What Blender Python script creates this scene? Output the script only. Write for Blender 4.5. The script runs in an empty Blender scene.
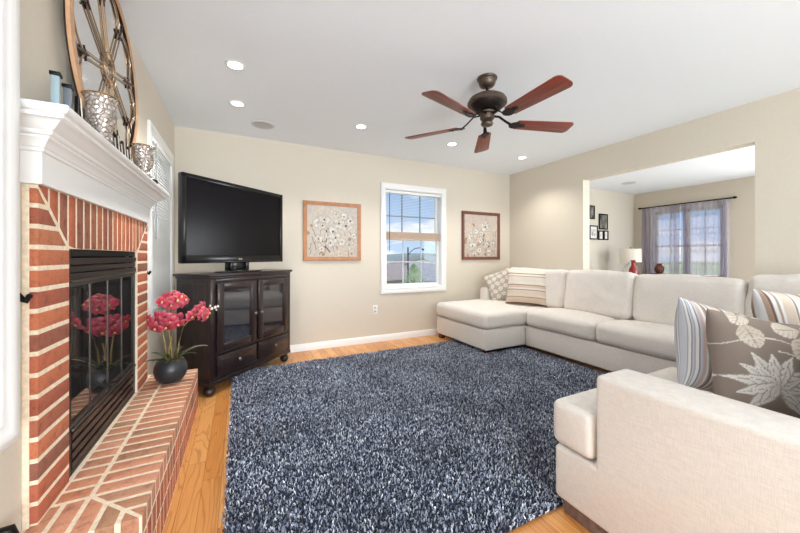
import bpy, bmesh, math, random
import numpy as np
from mathutils import Vector, Matrix, noise
random.seed(7)
R = math.radians
PI = math.pi
scene = bpy.context.scene
COL = scene.collection

# ------------------------------------------------------------------ camera
cam_d = bpy.data.cameras.new('camera'); cam_o = bpy.data.objects.new('camera', cam_d); COL.objects.link(cam_o)
CAMZ = 1.121
cam_o.location = (0, 0, CAMZ); cam_o.rotation_euler = (R(90), 0, R(-26.18))
cam_d.sensor_width = 36; cam_d.lens = 325.5/800*36; cam_d.shift_y = -10.2/800; cam_d.clip_start = .02; cam_d.clip_end = 2000
scene.camera = cam_o

# ------------------------------------------------------------------ exposure
vs = scene.view_settings
vs.view_transform = 'Standard'; vs.look = 'None'; vs.gamma = 1; vs.use_curve_mapping = False
vs.exposure = 0.17

# ------------------------------------------------------------------ world: blue sky with clouds
w = bpy.data.worlds.new('sky'); scene.world = w; w.use_nodes = True
nt = w.node_tree; N = nt.nodes; L = nt.links
for n in list(N): N.remove(n)
out = N.new('ShaderNodeOutputWorld'); bg = N.new('ShaderNodeBackground'); bg.inputs[1].default_value = 1.0
tc = N.new('ShaderNodeTexCoord'); sep = N.new('ShaderNodeSeparateXYZ'); L.new(tc.outputs['Generated'], sep.inputs[0])
gr = N.new('ShaderNodeValToRGB'); L.new(sep.outputs['Z'], gr.inputs[0])
e = gr.color_ramp.elements
e[0].position = 0; e[0].color = (.50, .68, .90, 1); e[1].position = .45; e[1].color = (.12, .30, .72, 1)
mp = N.new('ShaderNodeMapping'); mp.inputs['Scale'].default_value = (1, 1, 3.2); mp.inputs['Location'].default_value = (.35, .1, .12)
L.new(tc.outputs['Generated'], mp.inputs[0])
nz = N.new('ShaderNodeTexNoise'); nz.inputs['Scale'].default_value = 5.5; nz.inputs['Detail'].default_value = 6
L.new(mp.outputs[0], nz.inputs[0])
cr = N.new('ShaderNodeValToRGB'); L.new(nz.outputs[0], cr.inputs[0])
cr.color_ramp.elements[0].position = .50; cr.color_ramp.elements[1].position = .64
mx = N.new('ShaderNodeMixRGB'); L.new(cr.outputs[0], mx.inputs[0]); L.new(gr.outputs[0], mx.inputs[1]); mx.inputs[2].default_value = (.95, .97, 1, 1)
L.new(mx.outputs[0], bg.inputs[0]); L.new(bg.outputs[0], out.inputs[0])

# ------------------------------------------------------------------ lights
def lamp(name, kind, loc, energy, col=(1, 1, 1), rot=(0, 0, 0), **kw):
    d = bpy.data.lights.new(name, kind); d.energy = energy; d.color = col
    for k, v in kw.items(): setattr(d, k, v)
    o = bpy.data.objects.new(name, d); COL.objects.link(o); o.location = loc; o.rotation_euler = rot
    return o
# outdoor sun, high behind the house (lights only the neighbourhood seen through the glass)
lamp('sun', 'SUN', (0, 0, 20), 4.0, (1, .97, .93), (R(-12), R(52), 0), angle=R(2))
# daylight at the wide patio window behind the camera, the left window, and added fills
lamp('window_daylight_behind', 'AREA', (1.7, -4.1, 1.35), 105, (.86, .93, 1), (R(97), 0, R(10)), shape='RECTANGLE', size=3.4, size_y=2.0)
lamp('flash_bounce', 'AREA', (.5, -3.3, .9), 175, (.85, .93, 1), (R(106), 0, 0), shape='RECTANGLE', size=3.6, size_y=1.2)  # added fill low behind the camera, lifts the ceiling and back wall
lamp('window_daylight_left', 'AREA', (-.575, .80, 1.36), 4.5, (.66, .84, 1), (0, R(-90), 0), shape='RECTANGLE', size=1.25, size_y=.74)
lamp('window_daylight_living', 'AREA', (5.8, -.9, 1.3), 40, (.90, .95, 1), (R(98), 0, 0), shape='RECTANGLE', size=2.4, size_y=1.6)  # added fill for the living room; its near wall has no window
lamp('window_daylight_far', 'AREA', (7.5, .55, 1.15), 105, (.90, .95, 1), (0, R(76), R(-14)), shape='RECTANGLE', size=1.4, size_y=1.5)  # added fill shining through the opening to the left wall; no window here

# ------------------------------------------------------------------ colour + material helpers
def S(r, g, b):
    f = lambda c: (c/255/12.92) if c/255 <= .04045 else ((c/255+.055)/1.055)**2.4
    return (f(r), f(g), f(b), 1)
def mix(a, b, t): return tuple(a[i]*(1-t)+b[i]*t for i in range(3)) + (1,)
class NT:
    def __init__(s, name):
        s.m = bpy.data.materials.new(name); s.m.use_nodes = True; s.t = s.m.node_tree; s.n = s.t.nodes; s.l = s.t.links
        s.b = s.n['Principled BSDF']; s.out = s.n['Material Output']
    def add(s, k, **kw):
        n = s.n.new(k)
        for a, v in kw.items(): setattr(n, a, v)
        return n
    def bump(s, src, strength=.2, dist=.01):
        b = s.add('ShaderNodeBump'); b.inputs['Strength'].default_value = strength; b.inputs['Distance'].default_value = dist
        s.l.new(src, b.inputs['Height']); s.l.new(b.outputs[0], s.b.inputs['Normal'])
    def coords(s, scale=(1, 1, 1), kind='Object'):
        t = s.add('ShaderNodeTexCoord'); m = s.add('ShaderNodeMapping'); m.inputs['Scale'].default_value = scale
        s.l.new(t.outputs[kind], m.inputs[0]); return m.outputs[0]
    def noise(s, co, scale=5, detail=3, rough=.5):
        n = s.add('ShaderNodeTexNoise'); n.inputs['Scale'].default_value = scale; n.inputs['Detail'].default_value = detail; n.inputs['Roughness'].default_value = rough
        s.l.new(co, n.inputs[0]); return n.outputs[0]
    def ramp(s, src, stops):
        r = s.add('ShaderNodeValToRGB'); s.l.new(src, r.inputs[0]); el = r.color_ramp.elements
        while len(el) < len(stops): el.new(.5)
        for q, (p, c) in zip(el, stops): q.position = p; q.color = c
        return r.outputs[0]
    def mul(s, a, b, kind='MULTIPLY', fac=1):
        x = s.add('ShaderNodeMixRGB', blend_type=kind); x.inputs[0].default_value = fac
        s.l.new(a, x.inputs[1]); s.l.new(b, x.inputs[2]); return x.outputs[0]
def plain(name, c, rough=.5, metal=0, nscale=0, namt=.06, bump=0, spec=None, coat=0, stretch=(1, 1, 1)):
    t = NT(name); b = t.b
    b.inputs['Base Color'].default_value = c; b.inputs['Roughness'].default_value = rough; b.inputs['Metallic'].default_value = metal
    if spec is not None: b.inputs['Specular IOR Level'].default_value = spec
    if coat: b.inputs['Coat Weight'].default_value = coat
    if nscale:
        n = t.noise(t.coords(stretch), nscale, 4)
        lo = tuple(x*(1-namt) for x in c[:3])+(1,); hi = tuple(min(1, x*(1+namt)) for x in c[:3])+(1,)
        t.l.new(t.ramp(n, [(.3, lo), (.7, hi)]), b.inputs['Base Color'])
        if bump: t.bump(n, bump, .004)
    return t.m
def vcol(name, rough=.7, bump=0, bscale=300, attr='col', stretch=(1, 1, 1), speck=0, spec=.5, sheen=0):
    t = NT(name); a = t.add('ShaderNodeAttribute', attribute_name=attr)
    src = a.outputs['Color']; t.b.inputs['Roughness'].default_value = rough; t.b.inputs['Specular IOR Level'].default_value = spec
    if bump or speck:
        n = t.noise(t.coords(stretch), bscale, 3)
        if speck: src = t.mul(src, t.ramp(n, [(.3, (1-speck,)*3+(1,)), (.7, (1, 1, 1, 1))]))
        if bump: t.bump(n, bump, .004)
    if sheen: t.b.inputs['Sheen Weight'].default_value = sheen
    t.l.new(src, t.b.inputs['Base Color']); return t.m
def emit(name, c, s):
    t = NT(name); t.b.inputs['Base Color'].default_value = c; t.b.inputs['Emission Color'].default_value = c; t.b.inputs['Emission Strength'].default_value = s; return t.m

WALL = plain('wall_paint', S(214, 204, 188), .75, nscale=60, namt=.015, bump=.04)
CEIL = plain('ceiling_paint', S(243, 247, 252), .9, nscale=80, namt=.01, bump=.03)
WHITE = plain('white_trim_paint', S(240, 239, 237), .35)
BLACKM = plain('black_metal', S(22, 20, 20), .45, .6)
BRONZE = plain('oil_rubbed_bronze', S(98, 84, 74), .42, .75, nscale=30, namt=.15)
DBRONZE = plain('dark_bronze', S(38, 31, 30), .45, .6)
CAB = plain('black_brown_wood', S(36, 23, 23), .34, nscale=25, namt=.25, bump=.03, stretch=(1, 1, .12), coat=.2)
KNOB = plain('pewter', S(120, 115, 110), .35, .9)
TVB = plain('glossy_black_plastic', S(12, 11, 13), .2, spec=.4)
TVS = plain('dark_screen', S(13, 11, 15), .22, spec=.16)
FOOTW = plain('walnut_foot', S(92, 50, 30), .45, nscale=30, namt=.2)
GLASSD = plain('smoked_glass', S(34, 34, 34), .04, spec=.8, coat=.6)

def floor_mat():
    t = NT('oak_plank_floor'); co = t.coords()
    s = t.add('ShaderNodeSeparateXYZ'); t.l.new(co, s.inputs[0])
    def M(op, a, b=None):
        n = t.add('ShaderNodeMath', operation=op)
        for i, v in enumerate((a, b)):
            if v is None: continue
            if isinstance(v, (int, float)): n.inputs[i].default_value = v
            else: t.l.new(v, n.inputs[i])
        return n.outputs[0]
    px = M('DIVIDE', s.outputs['X'], .083); ix = M('FLOOR', px); fx = M('FRACT', px)
    wn = t.add('ShaderNodeTexWhiteNoise', noise_dimensions='1D'); t.l.new(ix, wn.inputs['W'])
    py = M('ADD', M('DIVIDE', s.outputs['Y'], 1.1), M('MULTIPLY', wn.outputs['Value'], 3.7)); iy = M('FLOOR', py); fy = M('FRACT', py)
    w2 = t.add('ShaderNodeTexWhiteNoise', noise_dimensions='2D'); cx = t.add('ShaderNodeCombineXYZ'); t.l.new(ix, cx.inputs[0]); t.l.new(iy, cx.inputs[1]); t.l.new(cx.outputs[0], w2.inputs['Vector'])
    # cathedral grain: distorted rings stretched along the board
    g = t.add('ShaderNodeCombineXYZ')
    t.l.new(M('ADD', M('MULTIPLY', s.outputs['X'], 9), M('MULTIPLY', w2.outputs['Value'], 13)), g.inputs[0]); t.l.new(M('MULTIPLY', s.outputs['Y'], 1.1), g.inputs[1]); t.l.new(M('MULTIPLY', w2.outputs['Value'], 7), g.inputs[2])
    n1 = t.noise(g.outputs[0], 1.1, 2, .45)
    rings = M('FRACT', M('MULTIPLY', n1, 11)); rings = M('ABSOLUTE', M('SUBTRACT', rings, .5))
    g2 = t.add('ShaderNodeCombineXYZ'); t.l.new(M('MULTIPLY', s.outputs['X'], 160), g2.inputs[0]); t.l.new(M('MULTIPLY', s.outputs['Y'], 5), g2.inputs[1])
    n2 = t.noise(g2.outputs[0], 1, 3)
    board = t.ramp(w2.outputs['Value'], [(0, S(206, 138, 72)), (.5, S(218, 154, 88)), (1, S(228, 170, 106))])
    gr_ = t.ramp(rings, [(.0, (.62, .52, .42, 1)), (.16, (1, 1, 1, 1))])
    c = t.mul(board, gr_, fac=.75); c = t.mul(c, t.ramp(n2, [(.3, (.82, .78, .72, 1)), (.6, (1, 1, 1, 1))]), fac=.6)
    seam = M('MINIMUM', M('MINIMUM', fx, M('SUBTRACT', 1, fx)), M('MULTIPLY', M('MINIMUM', fy, M('SUBTRACT', 1, fy)), 13))
    c = t.mul(c, t.ramp(seam, [(0, (.42, .3, .2, 1)), (.025, (1, 1, 1, 1))]))
    t.l.new(c, t.b.inputs['Base Color']); t.b.inputs['Roughness'].default_value = .3
    t.bump(seam, .0, .001)
    return t.m
FLOOR = floor_mat()

def fabric(name, c, scale=1.0, amt=.10):
    t = NT(name)
    a = t.noise(t.coords((420, 420, 30)), 1*scale, 2); b_ = t.noise(t.coords((30, 30, 420)), 1*scale, 2)
    v = t.mul(a, b_, 'MIX', .5)
    lo = tuple(x*(1-amt) for x in c[:3])+(1,); hi = tuple(min(1, x*(1+amt*.5)) for x in c[:3])+(1,)
    t.l.new(t.ramp(v, [(.35, lo), (.62, hi)]), t.b.inputs['Base Color'])
    t.b.inputs['Roughness'].default_value = .95; t.b.inputs['Specular IOR Level'].default_value = .15
    t.bump(v, .35, .004); return t.m
SOFA = fabric('cream_chenille', S(235, 227, 218), amt=.10)

def glass(name, tint=(1, 1, 1, 1), gloss=.06, rough=.0):
    t = NT(name); t.n.remove(t.b)
    tr = t.add('ShaderNodeBsdfTransparent'); tr.inputs[0].default_value = tint
    gl = t.add('ShaderNodeBsdfGlossy'); gl.inputs['Roughness'].default_value = rough
    mxs = t.add('ShaderNodeMixShader'); mxs.inputs[0].default_value = gloss
    t.l.new(tr.outputs[0], mxs.inputs[1]); t.l.new(gl.outputs[0], mxs.inputs[2]); t.l.new(mxs.outputs[0], t.out.inputs[0]); return t.m
PANE = glass('window_glass', gloss=.04)

# ------------------------------------------------------------------ mesh builder
class MB:
    def __init__(s): s.bm = bmesh.new(); s.cl = None
    def _join(s, b, M=None, col=None):
        if M is not None: bmesh.ops.transform(b, matrix=M, verts=b.verts)
        me = bpy.data.meshes.new('tmp')
        if col is not None:
            lay = b.verts.layers.float_color.new('col')
            for v in b.verts: v[lay] = col
        b.to_mesh(me); b.free(); s.bm.from_mesh(me); bpy.data.meshes.remove(me); return s
    def box(s, x0, x1, y0, y1, z0, z1, bev=0, seg=2, M=None, col=None):
        b = bmesh.new(); bmesh.ops.create_cube(b, size=1)
        bmesh.ops.transform(b, matrix=Matrix.Translation(((x0+x1)/2, (y0+y1)/2, (z0+z1)/2)) @ Matrix.Diagonal((abs(x1-x0), abs(y1-y0), abs(z1-z0), 1)), verts=b.verts)
        if bev: bmesh.ops.bevel(b, geom=b.edges[:], offset=bev, segments=seg, affect='EDGES', profile=.5, clamp_overlap=True)
        return s._join(b, M, col)
    def lathe(s, prof, n=32, M=None, col=None, cap=True):
        b = bmesh.new(); rings = []
        for r, z in prof:
            if r < 1e-5: rings.append([b.verts.new((0, 0, z))])
            else: rings.append([b.verts.new((r*math.cos(2*PI*i/n), r*math.sin(2*PI*i/n), z)) for i in range(n)])
        for a, c in zip(rings, rings[1:]):
            for i in range(n):
                j = (i+1) % n
                if len(a) == 1 and len(c) == 1: continue
                if len(a) == 1: b.faces.new((a[0], c[j], c[i]))
                elif len(c) == 1: b.faces.new((a[i], a[j], c[0]))
                else: b.faces.new((a[i], a[j], c[j], c[i]))
        if cap:
            if len(rings[0]) > 1: b.faces.new(rings[0][::-1])
            if len(rings[-1]) > 1: b.faces.new(rings[-1])
        bmesh.ops.recalc_face_normals(b, faces=b.faces)
        return s._join(b, M, col)
    def cyl(s, p, q, r, n=16, r2=None, col=None):
        p, q = Vector(p), Vector(q); d = q-p; M = Matrix.Translation(p) @ d.to_track_quat('Z', 'Y').to_matrix().to_4x4()
        return s.lathe([(r, 0), (r if r2 is None else r2, d.length)], n, M, col)
    def tube(s, pts, r, n=8, closed=False, flat=None, col=None):
        pts = [Vector(p) for p in pts]; b = bmesh.new(); rings = []; m = len(pts)
        up = Vector((0, 0, 1))
        for i, p in enumerate(pts):
            if closed: t = (pts[(i+1) % m]-pts[i-1]).normalized()
            else: t = (pts[min(i+1, m-1)]-pts[max(i-1, 0)]).normalized()
            u = up if flat is None else Vector(flat)
            if abs(t.dot(u)) > .95: u = Vector((1, 0, 0)) if flat is None else Vector((0, 1, 0))
            a = t.cross(u).normalized(); c = a.cross(t).normalized()
            rr = r[i] if isinstance(r, list) else r
            if isinstance(rr, tuple): ra, rc = rr
            else: ra = rc = rr
            rings.append([b.verts.new(p+a*ra*math.cos(2*PI*k/n+PI/4*(n == 4))+c*rc*math.sin(2*PI*k/n+PI/4*(n == 4))) for k in range(n)])
        for i in range(m if closed else m-1):
            A, C = rings[i], rings[(i+1) % m]
            for k in range(n): b.faces.new((A[k], A[(k+1) % n], C[(k+1) % n], C[k]))
        if not closed: b.faces.new(rings[0][::-1]); b.faces.new(rings[-1])
        bmesh.ops.recalc_face_normals(b, faces=b.faces)
        return s._join(b, None, col)
    def poly(s, pts, vec, bev=0, seg=3, M=None, col=None, top_only=False):
        b = bmesh.new(); f = b.faces.new([b.verts.new(p) for p in pts])
        r = bmesh.ops.extrude_face_region(b, geom=[f]); vs_ = [g for g in r['geom'] if isinstance(g, bmesh.types.BMVert)]
        bmesh.ops.translate(b, vec=Vector(vec), verts=vs_); bmesh.ops.recalc_face_normals(b, faces=b.faces)
        if bev: bmesh.ops.bevel(b, geom=b.edges[:], offset=bev, segments=seg, affect='EDGES', profile=.5, clamp_overlap=True)
        return s._join(b, M, col)
    def quad(s, a, b_, c, d, col=None):
        b = bmesh.new(); b.faces.new([b.verts.new(p) for p in (a, b_, c, d)]); return s._join(b, None, col)
    def sphere(s, c, r, sub=2, sc=(1, 1, 1), col=None, M=None):
        b = bmesh.new(); bmesh.ops.create_icosphere(b, subdivisions=sub, radius=r)
        bmesh.ops.transform(b, matrix=Matrix.Translation(c) @ (M or Matrix()) @ Matrix.Diagonal((*sc, 1)), verts=b.verts); return s._join(b, None, col)
    def build(s, name, mat, parent=None, sharp=35, loc=None):
        me = bpy.data.meshes.new(name); s.bm.to_mesh(me); s.bm.free(); return link_mesh(name, me, mat, parent, sharp, loc)
def link_mesh(name, me, mat, parent=None, sharp=35, loc=None):
    if mat: me.materials.append(mat)
    for p in me.polygons: p.use_smooth = True
    if sharp < 180: me.set_sharp_from_angle(angle=R(sharp))
    o = bpy.data.objects.new(name, me); COL.objects.link(o)
    if parent: o.parent = parent
    if loc: o.location = loc
    return o
def tag(o, label=None, cat=None, group=None, kind=None):
    if label: o['label'] = label
    if cat: o['category'] = cat
    if group: o['group'] = group
    if kind: o['kind'] = kind
    return o
def empty(name, loc=(0, 0, 0), rz=0, label=None, cat=None, group=None, kind=None):
    o = bpy.data.objects.new(name, None); COL.objects.link(o); o.location = loc; o.rotation_euler = (0, 0, rz); o.empty_display_size = .1
    return tag(o, label, cat, group, kind)
def kids(o): return [c for c in bpy.data.objects if c.parent == o]
def copy_tree(o, parent=None):
    c = o.copy(); COL.objects.link(c)
    if parent: c.parent = parent
    for k in kids(o): copy_tree(k, c)
    return c
def pymesh(name, verts, faces, mat, parent=None, cols=None, sharp=180, loc=None):
    me = bpy.data.meshes.new(name); me.from_pydata(verts, [], faces); me.update()
    if cols is not None:
        a = me.color_attributes.new('col', 'FLOAT_COLOR', 'POINT'); a.data.foreach_set('color', np.asarray(cols, dtype=np.float32).ravel())
    return link_mesh(name, me, mat, parent, sharp, loc)
def struct(name, mb, mat, parent=None, sharp=35):
    o = mb.build(name, mat, parent, sharp)
    if parent is None: o['kind'] = 'structure'
    return o

# ------------------------------------------------------------------ room shell
XL, XR, YB, H = -.595, 3.94, 3.97, 2.444
YN = -4.2
LX, LY = 7.6, 4.06       # the living room beyond the opening
def wall_cells(mb, us, vs_, holes, put):
    us = sorted(set(us+[u for h in holes for u in h[:2]])); vs_ = sorted(set(vs_+[v for h in holes for v in h[2:]]))
    for a, b in zip(us, us[1:]):
        for c, d in zip(vs_, vs_[1:]):
            um, vm = (a+b)/2, (c+d)/2
            if any(h[0] < um < h[1] and h[2] < vm < h[3] for h in holes): continue
            put(mb, a, b, c, d)
WZ0, WZ1 = .69, 2.03       # clear window openings (all windows share one height)
m = MB(); wall_cells(m, [YN, YB+.15], [0, H], [(2.95, 3.72, WZ0, WZ1), (.405, 1.195, WZ0, WZ1), (1.603, 2.494, .29, 1.15)], lambda q, a, b, c, d: q.box(XL-.15, XL, a, b, c, d)); struct('wall_left', m, WALL)
m = MB(); wall_cells(m, [XL, XR], [0, H], [(1.735, 2.625, WZ0, WZ1)], lambda q, a, b, c, d: q.box(a, b, YB, YB+.15, c, d)); struct('wall_back', m, WALL)
m = MB(); wall_cells(m, [YN, YB+.15], [0, H], [(1.155, 2.705, 0, 2.10)], lambda q, a, b, c, d: q.box(XR, XR+.13, a, b, c, d)); struct('wall_right', m, WALL)
m = MB(); wall_cells(m, [XL, XR], [0, H], [(.2, 3.2, .3, 2.1)], lambda q, a, b, c, d: q.box(a, b, YN-.15, YN, c, d)); struct('wall_near', m, WALL)
struct('floor', MB().box(XL-.15, XR+.07, -.9, LY+.15, -.1, 0), FLOOR)
struct('floor_kitchen', MB().box(XL-.15, XR+.07, YN-.15, -.9, -.1, 0), plain('pale_tile', S(206, 202, 196), .5, nscale=6, namt=.05))  # unseen floor, made pale so the bounce light stays neutral
struct('floor_living', MB().box(XR+.07, LX+.15, YN-.15, LY+.15, -.1, 0), plain('beige_carpet', S(196, 190, 182), .95, nscale=90, namt=.08, bump=.3))  # unseen floor, pale tone put in to take orange out of the bounce
struct('ceiling', MB().box(XL-.15, LX+.15, YN-.15, LY+.15, H, H+.1), CEIL)
LWALL = plain('warm_beige_paint', S(208, 198, 182), .75, nscale=60, namt=.015, bump=.04)
m = MB(); wall_cells(m, [-1.0, LY], [0, H], [(2.62, 3.68, .62, 2.02)], lambda q, a, b, c, d: q.box(LX, LX+.15, a, b, c, d)); struct('wall_living_far', m, LWALL)
struct('wall_living_back', MB().box(XR+.13, LX+.15, LY, LY+.15, 0, H), plain('pale_beige_paint', S(218, 210, 196), .75, nscale=60, namt=.015))
struct('wall_living_near', MB().box(XR+.13, LX+.15, -1.15, -1.0, 0, H), LWALL)

def base_profile(mb, p, q, nrm, h=.085, t=.014):
    p, q, n = Vector(p), Vector(q), Vector(nrm)
    pr = [(0, 0), (t, 0), (t, h*.72), (t*.75, h*.8), (t*.6, h*.93), (t*.2, h), (0, h)]
    mb.poly([p+n*a+Vector((0, 0, z)) for a, z in pr], q-p)
m = MB(); base_profile(m, (XL, YB, 0), (XR, YB, 0), (0, -1, 0)); struct('baseboard_back', m, WHITE)
m = MB(); base_profile(m, (XR, 2.705, 0), (XR, YB, 0), (-1, 0, 0)); base_profile(m, (XR, YN, 0), (XR, 1.155, 0), (-1, 0, 0)); struct('baseboard_right', m, WHITE)
m = MB(); base_profile(m, (XL, YN, 0), (XL, 1.28, 0), (1, 0, 0)); base_profile(m, (XL, 2.86, 0), (XL, YB, 0), (1, 0, 0)); struct('baseboard_left', m, WHITE)

# ---- windows.  local frame: x along wall, z up, -y into the room, origin at wall face
CAS = [(0, 0), (0, .018), (.008, .022), (.03, .020), (.036, .016), (.058, .013), (.062, .017), (.070, .015), (.072, 0)]
def casing(mb, x0, x1, z0, z1, wd=.072):
    # mitred picture-frame casing; profile pts (distance outwards reversed, depth)
    pts = [(wd-a*wd/.072, d) for a, d in CAS]
    cor = [(x0, z0, -1, -1), (x1, z0, 1, -1), (x1, z1, 1, 1), (x0, z1, -1, 1)]
    rings = []
    b = bmesh.new()
    for cx, cz, sx, sz in cor: rings.append([b.verts.new((cx+sx*o, -d, cz+sz*o)) for o, d in pts])
    for i in range(4):
        A, C = rings[i], rings[(i+1) % 4]
        for k in range(len(pts)-1): b.faces.new((A[k], A[k+1], C[k+1], C[k]))
    bmesh.ops.recalc_face_normals(b, faces=b.faces); mb._join(b)
def window(n, loc, rz, wdt, nv=2, nh_top=1, double=False):
    root = empty('window_%d' % n, loc, rz, kind='structure')
    x0, x1, z0, z1 = 0, wdt, WZ0, WZ1
    m = MB(); casing(m, x0+.004, x1-.004, z0+.004, z1-.004); m.build('casing', WHITE, root)
    m = MB()
    for a in ((x0, x0+.012), (x1-.012, x1)): m.box(a[0], a[1], 0, .14, z0, z1)
    m.box(x0, x1, 0, .14, z1-.012, z1); m.box(x0, x1, -.004, .14, z0, z0+.018, .004); m.build('jamb', WHITE, root)
    zm = (z0+z1)/2
    for nm, a, b_, y in (('upper_sash', zm-.02, z1-.012, .095), ('lower_sash', z0+.018, zm+.02, .06)):
        m = MB(); X0, X1 = x0+.012, x1-.012; t = .035
        m.box(X0, X0+t, y, y+.03, a, b_, .004); m.box(X1-t, X1, y, y+.03, a, b_, .004); m.box(X0+t, X1-t, y, y+.03, a, a+t, .004); m.box(X0+t, X1-t, y, y+.03, b_-t, b_, .004)
        sash = m.build(nm, WHITE, root)
        m = MB()
        for k in range(1, nv+1):
            x = X0+(X1-X0)*k/(nv+1); m.box(x-.007, x+.007, y+.009, y+.021, a+t, b_-t)
        for k in range(1, nh_top+1):
            z = a+(b_-a)*k/(nh_top+1); m.box(X0+t, X1-t, y+.010, y+.020, z-.007, z+.007)
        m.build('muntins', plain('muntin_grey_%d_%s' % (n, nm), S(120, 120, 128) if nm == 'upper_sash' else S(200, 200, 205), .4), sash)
        MB().box(X0+t, X1-t, y+.014, y+.016, a+t, b_-t).build('pane', PANE, sash)
    return root
window(1, (1.735, YB, 0), 0, .89)
window(2, (XL, 2.95, 0), R(90), .77, 1)
w3 = window(3, (XL+.034, .405, 0), R(90), .79, 1)
m = MB()
for q in ((-.06, 0, .62, 2.10), (.79, .85, .62, 2.10), (0, .79, .62, .69), (0, .79, 2.03, 2.10)): m.box(q[0], q[1], .0, .0335, q[2], q[3])
m.build('surround_board', WHITE, w3)
# reveal for the back window's right side, dark screen track seen through the glass
# ---- blinds
SLAT = plain('white_vinyl_slat', S(252, 250, 247), .5)
_b = SLAT.node_tree.nodes['Principled BSDF']; _t = SLAT.node_tree.nodes.new('ShaderNodeBsdfTranslucent'); _t.inputs[0].default_value = (1, .95, .9, 1); _m = SLAT.node_tree.nodes.new('ShaderNodeMixShader'); _m.inputs[0].default_value = .06
SLAT.node_tree.links.new(_b.outputs[0], _m.inputs[1]); SLAT.node_tree.links.new(_t.outputs[0], _m.inputs[2]); SLAT.node_tree.links.new(_m.outputs[0], SLAT.node_tree.nodes['Material Output'].inputs[0])
b = empty('window_blind', (XL+.032, 2.966, 0), R(90), 'closed white mini blind in the left window between fireplace and television', 'blind')
m = MB(); m.box(0, .738, .012, .045, 1.975, 2.012, .003); m.build('headrail', WHITE, b)
m = MB()
z = 1.965
while z > .735:
    m.box(.004, .734, -.0135, .0135, -.001, .001, M=Matrix.Translation((0, .028, z)) @ Matrix.Rotation(R(68), 4, 'X')); z -= .0235
m.build('slats', SLAT, b)
MB().box(.002, .736, .018, .04, .712, .728, .003).build('bottom_rail', WHITE, b)
MB().cyl((.05, .006, 1.97), (.05, .004, 1.25), .004, 8).build('wand', plain('clear_grey_wand', S(150, 155, 160), .2), b)
TAPE = plain('tan_blind_rail', S(196, 172, 152), .5, nscale=30, namt=.08)
b = empty('window_blind', (1.75, YB, 0), 0, 'half raised mini blind with tan stacked slats in the back window', 'blind')
MB().box(0, .86, .008, .04, 1.975, 2.012, .003).build('headrail', WHITE, b)
m = MB(); z = 1.965
while z > 1.46:
    m.box(.004, .856, -.0125, .0125, -.0005, .0005, M=Matrix.Translation((0, .026, z)) @ Matrix.Rotation(R(4), 4, 'X')); z -= .021
m.build('slats', SLAT, b)
m = MB()
for k in range(11): m.box(.003, .857, .006-.002*(k % 2), .046, 1.365+k*.008, 1.371+k*.008, .001, 1)
m.build('stacked_slats', TAPE, b)
MB().box(.002, .858, .008, .044, 1.345, 1.363, .003).build('bottom_rail', TAPE, b)
MB().cyl((.045, -.002, 1.97), (.045, -.004, 1.19), .0045, 8).build('wand', plain('dark_wand', S(60, 62, 70), .3), b)

# ------------------------------------------------------------------ fireplace (brick surround, hearth, mantel, firebox)
YM = 2.06
BX = -.56
BRICK = NT('clay_brick')
a = BRICK.add('ShaderNodeAttribute', attribute_name='col')
nb = BRICK.noise(BRICK.coords(), 28, 5, .65); nb2 = BRICK.noise(BRICK.coords(), 160, 3, .6)
c = BRICK.mul(a.outputs['Color'], BRICK.ramp(nb, [(.3, (.58, .52, .5, 1)), (.5, (1, 1, 1, 1)), (.75, (1.0, .95, .9, 1))]), fac=.8)
c = BRICK.mul(c, BRICK.ramp(nb2, [(.3, (.6, .55, .5, 1)), (.48, (1, 1, 1, 1))]), fac=.45)
BRICK.l.new(c, BRICK.b.inputs['Base Color']); BRICK.b.inputs['Roughness'].default_value = .85; BRICK.bump(nb2, .5, .006); BRICK = BRICK.m
MORTAR = plain('sandy_mortar', S(236, 218, 192), .95, nscale=70, namt=.12, bump=.3)
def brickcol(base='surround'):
    if base == 'hearth': cs = [S(208, 144, 112), S(214, 152, 122), S(198, 134, 100), S(186, 130, 100), S(176, 134, 104)]  # whiter highlights of the hearth top are put into this lighter palette
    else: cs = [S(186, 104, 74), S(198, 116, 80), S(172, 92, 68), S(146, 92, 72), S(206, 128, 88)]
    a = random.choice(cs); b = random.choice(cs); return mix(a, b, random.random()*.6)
fp = empty('brick_fireplace', (XL, YM, 0), 0, 'red brick fireplace surround with raised hearth and black glass doors on left wall', 'fireplace')
def W(x, y, z): return (x-XL, y-YM, z)
def brick(mb, x0, x1, y0, y1, z0, z1, kind='surround'):
    mb.box(x0-XL, x1-XL, y0-YM, y1-YM, z0, z1, .0028, 2, col=brickcol(kind))
HZ = .29
Y0, Y1, YO0, YO1, ZO, ZT = 1.396, 2.724, 1.603, 2.494, 1.15, 1.343
YO1 = 2.49
m = MB(); mo = MB()
C = .0667; G = .0145
n = 13
ch = (ZO-HZ)/n
def clip_poly_brick(mb, pts):     # pts in (y,z), extruded in X
    pts = [(BX-.034-XL, y-YM, z) for y, z in pts]
    mb.poly(pts, (.034, 0, 0), .0028, 2, col=brickcol())
for k in range(n):
    z0 = HZ+k*ch
    brick(m, BX-.034, BX, Y0, YO0, z0+G/2, z0+ch-G/2)
    brick(m, BX-.034, BX, YO1, Y1, z0+G/2, z0+ch-G/2)
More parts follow.
